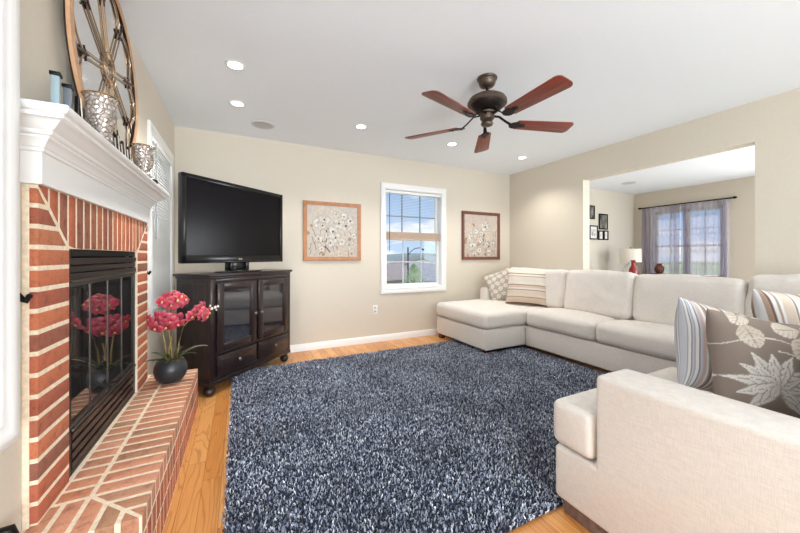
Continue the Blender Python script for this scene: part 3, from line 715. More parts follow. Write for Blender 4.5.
for (u, v, z, r) in ((.235, .03, .465, .008), (.255, .03, .472, .009), (.272, .03, .478, .007), (.262, .035, .455, .006), (.225, .03, .485, .007)):
    MB().sphere(L3(u, v, z), r, 2, (1, 1, 1.25)).build('bud', plain('white_bud', S(232, 226, 216), .5) if 'white_bud' not in bpy.data.materials else bpy.data.materials['white_bud'], op)

# ------------------------------------------------------------------ shag rug
rug = empty('shag_rug', (0, 0, 0), 0, 'large blue grey shag rug in the middle of the room', 'rug')
RX0, RX1, RY0, RY1 = -.065, 3.10, .98, 3.52
MB().box(RX0+.01, RX1-.01, RY0+.01, RY1-.01, .0006, .012, .004).build('backing', plain('rug_backing', S(34, 38, 48), .95), rug)
rng = np.random.default_rng(5)
def pile():
    sp = .0086; xs = np.arange(RX0+.006, RX1-.01, sp); ys = np.arange(RY0+.008, RY1-.004, sp)
    X, Y = np.meshgrid(xs, ys); P = np.stack([X.ravel(), Y.ravel()], 1); P += rng.uniform(-.006, .006, P.shape)
    # the part under the seats is not seen: keep what lies in front of them
    keep = ~((P[:, 0] > 2.58) & (P[:, 1] > 2.9)); P = P[keep]; n = len(P)
    ang = rng.uniform(0, 2*PI, n); lean = rng.uniform(.002, .010, n); h = rng.uniform(.010, .021, n); wd = rng.uniform(.0024, .0044, n); tw_ = rng.uniform(0, 2*PI, n)
    low = np.array([noise.noise((p[0]*3, p[1]*3, 0)) for p in P[::1]])
    V = np.zeros((n, 6, 3)); dx, dy = np.cos(ang), np.sin(ang); sx, sy = np.cos(tw_), np.sin(tw_)
    for k, (t, zf, wf) in enumerate(((0, 0, .8), (.35, .62, 1.0), (1, 1, .55))):
        for j, s in enumerate((-1, 1)):
            V[:, k*2+j, 0] = P[:, 0]+dx*lean*t+s*sx*wd*wf; V[:, k*2+j, 1] = P[:, 1]+dy*lean*t+s*sy*wd*wf; V[:, k*2+j, 2] = .008+h*zf
    base = (np.arange(n)*6)[:, None]; F = np.concatenate([base+np.array([[0, 1, 3, 2]]), base+np.array([[2, 3, 5, 4]])], 0)
    me = bpy.data.meshes.new('pile'); me.vertices.add(n*6); me.vertices.foreach_set('co', V.ravel())
    me.loops.add(F.size); me.loops.foreach_set('vertex_index', F.ravel().astype(np.int32)); me.polygons.add(len(F)); me.polygons.foreach_set('loop_start', np.arange(0, F.size, 4, dtype=np.int32)); me.update(calc_edges=True)
    pal = np.array([S(62, 68, 86), S(146, 153, 170), S(194, 199, 211), S(234, 237, 243), S(106, 113, 133)])
    idx = rng.choice(5, n, p=[.24, .26, .22, .10, .18]); tone = np.clip(1.05+.35*low[:n]+rng.normal(0, .08, n), .5, 1.6)
    c = pal[idx]; c = c*tone[:, None]; c[:, 3] = 1; c = np.repeat(c[:, None, :], 6, 1)
    a = me.color_attributes.new('col', 'FLOAT_COLOR', 'POINT'); a.data.foreach_set('color', c.astype(np.float32).ravel())
    return me
o = link_mesh('pile', pile(), vcol('shag_yarn', .8, spec=.3), rug, 180); o['kind'] = 'stuff'

# ------------------------------------------------------------------ sofa
def rcush(name, x0, x1, y0, y1, z0, z1, r=.05, crown=.025, parent=None, mat=None, nseg=18, wr=.004, M=None, seed=0, side=.012):
    hx, hy, hz = (x1-x0)/2, (y1-y0)/2, (z1-z0)/2; r = min(r, hx*.98, hy*.98, hz*.98)
    def dist(h, n):   # parameter samples dense near the ends
        k = 6; e = [-h+r*(1-math.cos(i/k*PI/2)) for i in range(k)]
        mid = [-h+r+(2*h-2*r)*i/nseg for i in range(nseg+1)]; return e+mid+[-v for v in e[::-1]]
    X, Y, Z = dist(hx, 0), dist(hy, 0), dist(hz, 0); b = bmesh.new(); cache = {}
    def vert(x, y, z):
        k = (round(x, 6), round(y, 6), round(z, 6))
        if k in cache: return cache[k]
        c = Vector((max(-hx+r, min(hx-r, x)), max(-hy+r, min(hy-r, y)), max(-hz+r, min(hz-r, z)))); d = Vector((x, y, z))-c
        p = c+d.normalized()*r if d.length > 1e-6 else Vector((x, y, z))
        fx, fy, fz = p.x/hx, p.y/hy, p.z/hz
        p.z += crown*(1-fx*fx)*(1-fy*fy)*fz; p.x += side*(1-fy*fy)*(1-fz*fz)*fx; p.y += side*(1-fx*fx)*(1-fz*fz)*fy
        nv = noise.noise(Vector((p.x*3+seed*7, p.y*3, p.z*3)))*2.2+noise.noise(Vector((p.x*9+seed, p.y*9, p.z*9)))*.9
        if d.length > 1e-6: p += d.normalized()*wr*nv
        v = b.verts.new(p); cache[k] = v; return v
    for (A, B, f) in ((X, Y, lambda u, v, s: (u, v, s*hz)), (X, Z, lambda u, v, s: (u, s*hy, v)), (Y, Z, lambda u, v, s: (s*hx, u, v))):
        for s in (-1, 1):
            for i in range(len(A)-1):
                for j in range(len(B)-1):
                    q = [vert(*f(A[i+di], B[j+dj], s)) for di, dj in ((0, 0), (1, 0), (1, 1), (0, 1))]
                    try: b.faces.new(q)
                    except ValueError: pass
    bmesh.ops.recalc_face_normals(b, faces=b.faces)
    m = MB(); m._join(b, Matrix.Translation(((x0+x1)/2, (y0+y1)/2, (z0+z1)/2)) @ (M or Matrix())); return m.build(name, mat or SOFA, parent, 180)
so = empty('sectional_sofa', (0, 0, 0), 0, 'cream fabric u shaped sectional sofa with chaise around the rug', 'sofa')
def base(x0, x1, y0, y1): MB().box(x0, x1, y0, y1, .060, .292, .018, 3).build('base', SOFA, so)
base(2.455, 3.88, 2.835, 3.85); base(3.055, 3.88, 1.0, 2.83)
MB().box(1.462, 3.88, .02, .995, .060, .292, .018, 3).build('base', SOFA, so)
rcush('seat_cushion', 2.43, 3.62, 2.822, 3.845, .296, .488, .055, .022, so, seed=1)
rcush('seat_cushion', 3.03, 3.60, 1.985, 2.815, .296, .488, .055, .03, so, seed=2)
rcush('seat_cushion', 3.03, 3.60, 1.03, 1.978, .296, .488, .055, .03, so, seed=3)
rcush('seat_cushion', 2.26, 3.0, .24, 1.012, .296, .488, .055, .03, so, seed=5)
rcush('seat_cushion', 3.005, 3.60, .24, 1.02, .296, .488, .055, .02, so, seed=6)
# t-shaped cushion wrapping the front of the set-back arm
m = MB(); m.poly([(1.25, .822, .296), (1.468, .822, .296), (1.468, .24, .296), (2.25, .24, .296), (2.25, 1.012, .296), (1.25, 1.012, .296)], (0, 0, .192), .034, 5)
o = m.build('seat_cushion', SOFA, so, 180)
m = MB(); m.poly([(1.255, .0, .060), (1.255, 1.0, .060), (1.255, 1.0, .290), (1.255, .815, .290), (1.255, .815, .655), (1.255, .0, .655)], (.205, 0, 0), .022, 4); m.build('arm', SOFA, so)
rcush('arm', 3.20, 3.87, 3.655, 3.845, .30, .665, .05, .01, so, seed=8, nseg=8)
MB().box(3.66, 3.895, .03, 3.85, .292, .85, .04, 4).build('back_frame', SOFA, so)
MB().box(1.465, 3.655, .0, .17, .292, .84, .04, 4).build('back_frame', SOFA, so)
lean = Matrix.Rotation(R(8), 4, 'Y')
for i, (a_, b_, zt) in enumerate(((2.615, 3.62, .945), (1.865, 2.598, .955), (1.070, 1.850, .945), (.30, 1.052, .985))):
    rcush('back_cushion', 3.43, 3.64, a_, b_, .478, zt, .058, .010, so, seed=10+i, side=.022, wr=.0095, M=lean)
for i, (a_, b_) in enumerate(((2.45, 3.35), (1.55, 2.43))):
    rcush('back_cushion', a_, b_, .16, .34, .478, .90, .08, .012, so, seed=20+i, side=.02, wr=.006)
for (x_, y_, lx, ly) in ((2.47, 3.74, .06, .07), (2.50, 2.88, .06, .06), (3.08, 1.2, .05, .06), (3.78, 3.74, .06, .06)):
    MB().box(x_, x_+lx, y_, y_+ly, .0005 if not (RX0 < x_ < RX1 and RY0 < y_ < RY1) else .013, .062, .004).build('foot', FOOTW, so)
MB().box(1.275, 1.345, .80, .965, .0005, .062, .004).build('foot', plain('weathered_foot', S(120, 96, 88), .5, nscale=50, namt=.3), so)
MB().box(1.275, 1.345, .08, .2, .0005, .062, .004).build('foot', FOOTW, so); MB().box(3.75, 3.82, .05, .12, .0005, .062, .004).build('foot', FOOTW, so)

# ---- throw pillows: x = width, z = height, y = thickness; painter gets (u,v) in 0..1 and side
def pillow(name, size, thick, painter, loc, rot, label, group=None, n=90, lay=0, hgt=None):
    w2, h2 = size/2, (hgt or size)/2; verts = []; cols = []; faces = []; idx = {}
    for s in (-1, 1):
        for i in range(n+1):
            for j in range(n+1):
                edge = i in (0, n) or j in (0, n)
                if edge and s == 1: idx[(s, i, j)] = idx[(-1, i, j)]; continue
                u, v = i/n*2-1, j/n*2-1
                # concentrate near edges
                uu, vv = math.sin(u*PI/2), math.sin(v*PI/2)
                px = uu*w2*(1-.07*(1-vv*vv)*abs(uu)**2); pz = vv*h2*(1-.07*(1-uu*uu)*abs(vv)**2)
                t = thick/2*((1-uu**4)*(1-vv**4))**.55 if not edge else 0
                nn = noise.noise(Vector((px*7, pz*7, s*3+lay)))*.010+noise.noise(Vector((px*20, pz*20, s*3+lay)))*.003
                py = s*(t+nn*min(1, t/.03))
                idx[(s, i, j)] = len(verts); verts.append((px, py, pz+h2)); cols.append(painter((uu+1)/2, (vv+1)/2, s))
        for i in range(n):
            for j in range(n):
                q = [idx[(s, i, j)], idx[(s, i+1, j)], idx[(s, i+1, j+1)], idx[(s, i, j+1)]]
                faces.append(q if s < 0 else q[::-1])
    o = pymesh(name, verts, faces, PILF, None, cols); o.location = loc; o.rotation_euler = rot
    return tag(o, label, 'pillow', group)
PILF = vcol('pillow_fabric', .9, .25, 500, speck=.10, spec=.2)
CR, TP, BR, WH, PK, GY = S(232, 220, 206), S(176, 152, 134), S(120, 92, 78), S(236, 234, 232), S(210, 186, 178), S(158, 160, 166)
def stripes(seq):
    tot = sum(a for a, c in seq)
    def f(u, v, s):
        t = (v % 1.0)*tot
        for a, c in seq:
            if t < a: return c
            t -= a
        return seq[-1][1]
    return f
chs = [(1, BR), (4, S(222, 200, 180)), (.5, BR), (1.5, S(232, 216, 198)), (.7, CR), (3, S(224, 206, 190)), (.6, BR), (1.2, CR), (2, S(216, 192, 172)), (.6, BR), (2.2, S(236, 226, 212)), (4, CR), (.5, BR), (2, S(234, 224, 210)), (.6, BR), (3.4, S(232, 222, 206))]
seqA = chs
pillow('throw_pillow', .50, .17, stripes(seqA), (3.255, 3.0, .500), (R(-16), R(2), R(-50)), 'beige throw pillow with dark horizontal stripes on the chaise seat', lay=1, hgt=.46)
LEAFW = S(230, 222, 210); LBG = S(188, 178, 166)
def leafy(u, v, s):
    # rows of overlapping pale round leaves with veins
    k = 5.2; x, y = u*k+v*1.2, v*k-u*1.2
    ix, iy = math.floor(x), math.floor(y); fx, fy = x-ix-.5, y-iy-.5
    sgn = 1 if (ix+iy) % 2 else -1
    a = fx*.8+fy*.6*sgn; b_ = -fx*.6*sgn+fy*.8
    d = (a/.46)**2+(b_/.34)**2
    if d < 1: return S(196, 186, 172) if abs(b_) < .035 else LEAFW
    return LBG
pillow('throw_pillow', .45, .15, leafy, (3.36, 3.40, .512), (R(-24), R(-20), R(-40)), 'pale leaf print throw pillow leaning in the chaise corner', lay=2)

def petal(u, v, cx, cy, ang, ln, wd):
    dx, dy = u-cx, v-cy; a = dx*math.cos(ang)+dy*math.sin(ang); b_ = -dx*math.sin(ang)+dy*math.cos(ang)
    t = a/ln
    if t < 0 or t > 1: return None
    hwid = wd*math.sin(PI*min(1, t*.92+.06))**.75*(1.0 if t < .6 else (1-(t-.6)/.4*.45))
    if abs(b_) > hwid: return None
    return t, b_/hwid
TAUPE = S(148, 134, 124)
petals_ = []
for ring, (n_, ln, wd) in enumerate(((11, .30, .045), (9, .22, .04), (7, .13, .032))):
    for k in range(n_):
        petals_.append((R(-50)+R(280)*k/(n_-1)+ring*.12, 1.12*ln*(1-.1*(k % 2)), wd*1.25))
leaves_ = [(.50, .60, R(62), .22, .085), (.70, .50, R(20), .25, .09), (.22, .66, R(110), .20, .08), (.84, .74, R(150), .20, .08), (.36, .86, R(10), .20, .075), (.80, .22, R(-20), .22, .08), (.10, .86, R(60), .17, .06), (.62, .92, R(-30), .20, .07), (.92, .44, R(80), .2, .08)]
def floral(u, v, s):
    c = TAUPE
    for (cx, cy, an, ln, wd) in leaves_:
        r = petal(u, v, cx, cy, an, ln*1.2, wd*1.15)
        if r:
            t, b_ = r
            vein = abs(b_) < .07 or (abs((t*6+abs(b_)*1.6) % 1-.5) < .07)
            c = S(176, 160, 146) if vein else mix(S(228, 218, 204), S(206, 192, 176), t)
    # stems
    if abs(v-(.40+.25*math.sin(u*3.2+.5))) < .006 and u > .35: c = LEAFW
    if abs(v-(.66+.10*math.sin(u*5))) < .005: c = LEAFW
    for an, ln, wd in petals_:
        r = petal(u, v, .30, .34, an, ln*.92, wd)
        if r:
            t, b_ = r
            c = S(168, 156, 148) if abs(b_) > .80 or abs(b_) < .08 and t > .3 else mix(S(206, 200, 192), S(236, 233, 228), t)
    return c
GYL = S(206, 208, 214); DK = S(112, 108, 112)
seqB = [(.8, GYL), (.2, GY), (.5, WH), (.2, DK), (.6, GYL), (.2, GY), (.5, WH), (.2, DK), (.5, GYL), (.8, PK), (.25, WH), (.5, TP), (.25, BR), (.5, WH), (.4, TP), (.5, WH), (1.6, S(222, 204, 186)), (.3, CR), (.4, BR), (.7, WH), (1.2, S(220, 204, 188)), (.3, CR), (1.0, TP), (1.2, S(226, 214, 200)), (.4, BR), (1.2, CR), (.6, WH), (1.2, S(214, 196, 178)), (.4, BR), (2, CR)]
def sidestripes(u, v, s):
    return stripes(seqB)(u, min(.999, u**.6), s)
pillow('throw_pillow', .52, .20, sidestripes, (1.965, .650, .485), (R(-14), R(14), R(-20)), 'grey and tan striped throw pillow just behind the floral pillow', lay=3, hgt=.405, n=120)
seqC = seqB[8:]+seqB[:6]
def sidestripes2(u, v, s): return stripes(seqC)(v, u, s)
SEQ2 = seqB[10:]+seqB[10:18]
pillow('throw_pillow', .50, .18, lambda u, v, s: stripes(SEQ2)(v, u, s), (2.58, .55, .494), (R(-12), R(4), R(-20)), 'tan striped throw pillow farthest along the near sofa, at photo edge', lay=5, hgt=.45)
pillow('throw_pillow', .50, .17, floral, (1.840, .462, .478), (R(-16), R(9), R(-26)), 'taupe floral throw pillow with large white flower by near sofa arm', lay=4, hgt=.41, n=170)

# ------------------------------------------------------------------ framed paintings, outlet
def painting(x0, z0, size, frame_mat, painter, label, n=150):
    p = empty('framed_painting', (x0, YB-.001, z0), 0, label, 'painting', 'floral paintings on the back wall')
    t = .046; m = MB(); S_ = size
    b = bmesh.new(); pr = [(0, 0), (0, .026), (.010, .030), (.030, .022), (.040, .016), (.046, .014), (.046, .004)]
    rg = []
    for sx, sz in ((0, 0), (1, 0), (1, 1), (0, 1)): rg.append([b.verts.new(((S_-o if sx else o), -d, (S_-o if sz else o))) for o, d in pr])
    for i in range(4):
        A, Cc = rg[i], rg[(i+1) % 4]
        for k in range(len(pr)-1): b.faces.new((A[k], A[k+1], Cc[k+1], Cc[k]))
    bmesh.ops.recalc_face_normals(b, faces=b.faces); m._join(b); m.box(.004, S_-.004, -.004, 0, .004, S_-.004); m.build('frame', frame_mat, p)
    a, c_ = t-.004, S_-t+.004; vs_ = []; cs = []; fs = []
    for i in range(n+1):
        for j in range(n+1):
            u, v = i/n, j/n; vs_.append((a+(c_-a)*u, -.010, a+(c_-a)*v)); cs.append(painter(u, v))
    for i in range(n):
        for j in range(n): v0 = i*(n+1)+j; fs.append((v0, v0+n+1, v0+n+2, v0+1))
    pymesh('canvas', vs_, fs, CANV, p, cs)
CANV = vcol('painted_canvas', .8, .1, 200)
def mkpaint(seed, flowers, bgc, stems_, dots=40):
    q = random.Random(seed); buds = [(q.random(), q.random()*.75, q.uniform(.02, .045), q.random()) for _ in range(dots)]
    brs = [(q.random(), q.random()*.5, q.uniform(-.5, .5)+PI/2, q.uniform(.08, .2)) for _ in range(26)]
    def f(u, v):
        nn = noise.noise(Vector((u*5+seed, v*5, 0))); c = mix(bgc, S(228, 214, 198), .5+nn*.6 if nn > -.8 else 0)
        c = mix(c, S(186, 168, 150), max(0, .45-v)*.8*(.6+noise.noise(Vector((u*14, v*14, seed)))))
        for (bx, by, an, ln) in brs:
            dx, dy = u-bx, v-by; a = dx*math.cos(an)+dy*math.sin(an); b_ = -dx*math.sin(an)+dy*math.cos(an)
            if 0 < a < ln and abs(b_) < .006: c = S(150, 128, 104)
        for (pts) in stems_:
            for (x0, y0), (x1, y1) in zip(pts, pts[1:]):
                dx, dy = x1-x0, y1-y0; t = max(0, min(1, ((u-x0)*dx+(v-y0)*dy)/(dx*dx+dy*dy)))
                if math.hypot(u-x0-dx*t, v-y0-dy*t) < .011: c = S(104, 66, 48)
        for (x, y, r, k) in buds:
            d = math.hypot(u-x, v-y)
            if d < r: c = mix(S(238, 230, 218), S(206, 184, 160), d/r) if k > .3 else S(176, 150, 124)
        for (x, y, r) in flowers:
            dx, dy = u-x, v-y; d = math.hypot(dx, dy); an = math.atan2(dy, dx); pr_ = r*(.72+.28*abs(math.cos(an*2.5+x*9)))
            if d < pr_:
                c = mix(S(246, 242, 236), S(214, 206, 198), (d/pr_)**3*.9*(.6+.6*noise.noise(Vector((u*30, v*30, 1)))))
                if d < r*.14: c = S(52, 58, 48)
                elif d < r*.26 and math.sin(an*9) > .2: c = S(150, 140, 92)
                elif pr_-d < .010: c = mix(c, S(150, 136, 122), .55)
                c = mix(c, S(186, 174, 160), max(0, min(.7, .35+.9*noise.noise(Vector((u*16, v*16, seed+4)))))) if d > r*.26 else c
        g = .74+.12*noise.noise(Vector((u*22, v*22, seed)))
        return (c[0]*g, c[1]*g*.99, c[2]*g*.97, 1)
    return f
P1 = mkpaint(3, [(.22, .66, .12), (.33, .72, .13), (.30, .61, .11), (.76, .62, .15), (.85, .72, .12), (.62, .66, .12), (.50, .50, .12), (.55, .38, .12), (.72, .80, .09), (.45, .28, .10), (.68, .30, .09), (.22, .35, .09), (.92, .42, .07), (.56, .84, .07), (.40, .42, .08), (.80, .18, .06), (.28, .16, .07)], S(206, 202, 198),
             [[(.36, .54), (.40, .42), (.36, .28), (.34, .16)], [(.34, .18), (.24, .06)], [(.36, .2), (.44, .1)], [(.34, .24), (.26, .36)]])
P2 = mkpaint(9, [(.62, .72, .14), (.24, .26, .12), (.18, .52, .09), (.34, .60, .09), (.48, .40, .08), (.74, .10, .09), (.84, .30, .09), (.66, .30, .08), (.44, .16, .08), (.14, .40, .07), (.86, .62, .06), (.50, .56, .07), (.30, .10, .06), (.58, .22, .06)], S(206, 190, 182),
             [[(.60, .60), (.56, .40), (.58, .10)], [(.66, .36), (.72, .24), (.84, .30)], [(.28, .18), (.30, .02)]])
FR1 = plain('honey_brown_frame', S(176, 122, 84), .45, nscale=20, namt=.15); FR2 = plain('dark_walnut_frame', S(112, 68, 52), .45, nscale=20, namt=.15)
painting(.67, 1.068, .715, FR1, P1, 'white blossom painting in honey brown frame left of the back window')
painting(2.978, 1.068, .735, FR2, P2, 'white blossom painting in dark walnut frame above the chaise')
ou = empty('wall_outlet', (1.587, YB-.0005, .425), 0, 'white wall outlet on the back wall under the left painting and window', 'outlet')
ou['label'] = 'white electrical outlet on the back wall below the window'
MB().box(-.035, .035, -.006, 0, -.057, .057, .003).build('cover_plate', WHITE, ou)
m = MB()
for s in (-1, 1): m.box(-.017, .017, -.009, -.005, s*.024-.014, s*.024+.014, .004)
so_ = m.build('socket', plain('outlet_ivory', S(206, 202, 196), .4), ou)
m = MB()
for s in (-1, 1):
    for x_ in (-.006, .006): m.box(x_-.001, x_+.001, -.0095, -.008, s*.024-.004, s*.024+.006)
m.build('slots', BLACKM, so_)

# ------------------------------------------------------------------ ceiling: downlights, speaker, fan
GLOW = emit('lamp_glow', (1, .97, .92, 1), 9)
dl = empty('recessed_light', (-.03, 2.523, H), 0, 'recessed ceiling light nearest the camera on the left', 'ceiling light', 'recessed ceiling lights')
b_ = MB(); b_.lathe([(.046, -.001), (.050, -.006), (.062, -.005), (.066, 0), (.046, 0)], 40, cap=False); b_.build('trim_ring', plain('lamp_trim', S(225, 225, 226), .5), dl)
MB().lathe([(0, -.0005), (.046, -.0005), (.046, -.003), (0, -.003)], 40).build('lens', GLOW, dl)
dls = [((-.03, 2.523), None), ((-.02, 3.15), 'recessed ceiling light above the television, beside the round speaker'), ((1.107, 3.152), 'recessed ceiling light above the left painting'),
       ((2.24, 3.17), 'recessed ceiling light left of the downward fan blade, above back window'), ((3.39, 3.19), 'recessed ceiling light in the far right corner above the sofa')]
for (x_, y_), lb in dls:
    if lb is not None:
        c_ = copy_tree(dl); c_.location = (x_, y_, H); c_['label'] = lb
    lamp('recessed_lamp', 'SPOT', (x_, y_, H-.02), 42, (1, .97, .92), (0, 0, 0), spot_size=R(125), spot_blend=.7, shadow_soft_size=.06)
sp = empty('ceiling_speaker', (.208, 3.55, H), 0, 'round light grey in-ceiling speaker near the television corner', 'speaker')
MB().lathe([(.088, -.001), (.092, -.005), (.108, -.004), (.110, 0), (.088, 0)], 40, cap=False).build('trim_ring', plain('speaker_trim', S(214, 214, 215), .6), sp)
MB().lathe([(0, -.001), (.088, -.001), (.088, -.004), (0, -.004)], 40).build('grille', plain('speaker_grille', S(196, 196, 198), .7, nscale=400, namt=.1), sp)

fan = empty('ceiling_fan', (1.645, 1.882, H), 0, 'five blade bronze ceiling fan with reddish wood blades', 'ceiling fan')
MB().lathe([(0, 0), (.070, 0), (.074, -.006), (.072, -.014), (.064, -.020), (.060, -.045), (.050, -.062), (.034, -.070), (.024, -.074), (0, -.074)], 40).build('canopy', BRONZE, fan)
MB().lathe([(.0105, -.06), (.0105, -.13)], 20).build('downrod', DBRONZE, fan)
MB().lathe([(0, -.120), (.022, -.120), (.028, -.126), (.06, -.130), (.100, -.140), (.130, -.158), (.143, -.180), (.143, -.196), (.136, -.204), (0, -.204)], 56).build('motor_housing', BRONZE, fan)
MB().lathe([(0, -.2), (.126, -.204), (.122, -.214), (.098, -.236), (.078, -.250), (0, -.250)], 56).build('motor_vent', DBRONZE, fan)
MB().lathe([(0, -.25), (.050, -.250), (.062, -.258), (.060, -.268), (.050, -.274), (.052, -.300), (.046, -.312), (.036, -.318), (.040, -.330), (.046, -.340), (.040, -.352), (.024, -.358), (0, -.360)], 40).build('switch_housing', BRONZE, fan)
BLADE = NT('mahogany_blade'); nbl = BLADE.noise(BLADE.coords((4, 60, 60)), 1, 4); BLADE.l.new(BLADE.ramp(nbl, [(.3, S(98, 42, 34)), (.55, S(134, 62, 48)), (.75, S(150, 76, 58))]), BLADE.b.inputs['Base Color']); BLADE.b.inputs['Roughness'].default_value = .38; BLADE = BLADE.m
def blade_mesh():
    m = MB(); out_ = []
    r0, r1 = .215, .668
    def hw_(t): return .052+.016*t
    pts = []
    for k in range(7): a = PI/2+PI*k/6; pts.append((r0+.018+.018*math.cos(a), .052*math.sin(a)))
    rc = .038
    for k in range(7): a = -PI/2+PI/2*k/6; pts.append((r1-rc+rc*math.cos(a), -hw_(1)+rc+rc*math.sin(a)))
    for k in range(7): a = PI/2*k/6; pts.append((r1-rc+rc*math.cos(a), hw_(1)-rc+rc*math.sin(a)))
    m.poly([(x, y, -.003) for x, y in pts], (0, 0, .006), .0015, 2); return m
b0 = blade_mesh().build('blade', BLADE, fan)
m = MB()
m.tube([(.045, 0, .060), (.10, 0, .058), (.15, 0, .020), (.195, 0, -.008)], [(.014, .006), (.012, .005), (.012, .005), (.016, .004)], 10, flat=(0, 0, 1))
m.poly([(.185+.0*k+ .045*math.cos(a)+.03, .038*math.sin(a), -.0085) for k, a in [(k, 2*PI*k/24) for k in range(24)]], (0, 0, .005), .0015, 1)
m.poly([(.27+.03*math.cos(a), .018*math.sin(a), -.0085) for a in [2*PI*k/20 for k in range(20)]], (0, 0, .005), .0015, 1)
for (x_, y_) in ((.20, .020), (.20, -.020), (.265, 0)): m.sphere((x_, y_, -.010), .006, 1)
i0 = m.build('blade_iron', DBRONZE, b0)
bl = [b0]
for k in range(4):
    c_ = b0.copy(); COL.objects.link(c_); d_ = i0.copy(); COL.objects.link(d_); d_.parent = c_; bl.append(c_)
for k, o in enumerate(bl):
    o.location = (0, 0, -.335); o.rotation_euler = (Matrix.Rotation(R(-90.5+72*k), 3, 'Z') @ Matrix.Rotation(R(-12), 3, 'X')).to_euler()

# ------------------------------------------------------------------ living room beyond the opening
# double window and curtains
wn = empty('window_4', (LX, 3.68, 0), R(-90), kind='structure')
m = MB(); casing(m, .004, 1.056, .624, 2.016); m.build('casing', WHITE, wn)
for h_ in range(2):
    a_, b_ = .0+.53*h_, .53+.53*h_
    m = MB()
    for (x0, x1, z0, z1) in ((a_, a_+.05, .62, 2.02), (b_-.05, b_, .62, 2.02), (a_, b_, .62, .67), (a_, b_, 1.97, 2.02), (a_, b_, 1.30, 1.345)): m.box(x0, x1, .04, .08, z0, z1, .004)
    s_ = m.build('sash', WHITE, wn)
    m = MB()
    m.box((a_+b_)/2-.007, (a_+b_)/2+.007, .05, .062, .67, 1.97)
    for zz in (.98, 1.64): m.box(a_+.05, b_-.05, .05, .062, zz-.007, zz+.007)
    m.build('muntins', plain('muntin_mid_grey', S(150, 150, 156), .4) if h_ == 0 else bpy.data.materials['muntin_mid_grey'], s_)
    MB().box(a_+.05, b_-.05, .055, .057, .67, 1.97).build('pane', PANE, s_)
SHEER = NT('sheer_curtain'); SHEER.n.remove(SHEER.b)
tr = SHEER.add('ShaderNodeBsdfTransparent'); tr.inputs[0].default_value = (.9, .88, .92, 1)
df = SHEER.add('ShaderNodeBsdfDiffuse'); df.inputs[0].default_value = S(192, 186, 198); tl = SHEER.add('ShaderNodeBsdfTranslucent'); tl.inputs[0].default_value = S(206, 202, 214)
a1 = SHEER.add('ShaderNodeMixShader'); a1.inputs[0].default_value = .5; SHEER.l.new(df.outputs[0], a1.inputs[1]); SHEER.l.new(tl.outputs[0], a1.inputs[2])
a2 = SHEER.add('ShaderNodeMixShader'); a2.inputs[0].default_value = .5; SHEER.l.new(tr.outputs[0], a2.inputs[1]); SHEER.l.new(a1.outputs[0], a2.inputs[2]); SHEER.l.new(a2.outputs[0], SHEER.out.inputs[0]); SHEER = SHEER.m
def curtain(y0, y1, label, seed, dense0, dense1):
    # folds bunch at the outer (dense) ends; a surface of closely spaced folds
    q = random.Random(seed); nu, nv = 220, 14; vs_, fs = [], []
    X = LX-.075
    # cumulative spacing: dense zones advance slowly along Y
    tt = [0]
    for i in range(nu):
        t = i/nu; sp = 1.0
        if dense0 and t < .38: sp = .28
        if dense1 and t > .70: sp = .28
        tt.append(tt[-1]+sp)
    T = [a/tt[-1] for a in tt]
    ph = [q.uniform(0, 6) for _ in range(3)]
    for i in range(nu+1):
        for j in range(nv+1):
            v = j/nv; z = 2.105-v*2.08; amp = .012+.012*v
            d = math.sin(i*.52+ph[0])*amp+math.sin(i*.23+ph[1])*amp*.6
            y = y0+(y1-y0)*T[i]+.004*math.sin(i*.7+ph[2])+(.01*math.sin(v*3+i*.05))
            vs_.append((X+d, y, z))
    for i in range(nu):
        for j in range(nv): a = i*(nv+1)+j; fs.append((a, a+nv+1, a+nv+2, a+1))
    o = pymesh('curtain', vs_, fs, SHEER, None); tag(o, label, 'curtain')
curtain(2.52, 3.20, 'right sheer grey purple curtain on the living room window', 1, True, True)
curtain(3.215, 3.87, 'left sheer grey purple curtain on the living room window', 2, True, True)
cr_o = empty('curtain_rod', (LX-.075, 3.18, 2.12), 0, 'dark curtain rod over the living room window', 'curtain rod')
MB().cyl((0, -.71, 0), (0, .71, 0), .011, 12).build('rod', BLACKM, cr_o)
for s in (-1, 1):
    MB().lathe([(0, 0), (.016, 0), (.022, .015), (.018, .035), (.008, .05), (0, .055)], 16, Matrix.Translation((0, s*.71, 0)) @ Matrix.Rotation(R(-90*s), 4, 'X')).build('finial', BLACKM, cr_o)
    MB().box(0, .073, s*.66-.008, s*.66+.008, -.008, .008, .002).build('bracket', BLACKM, cr_o)
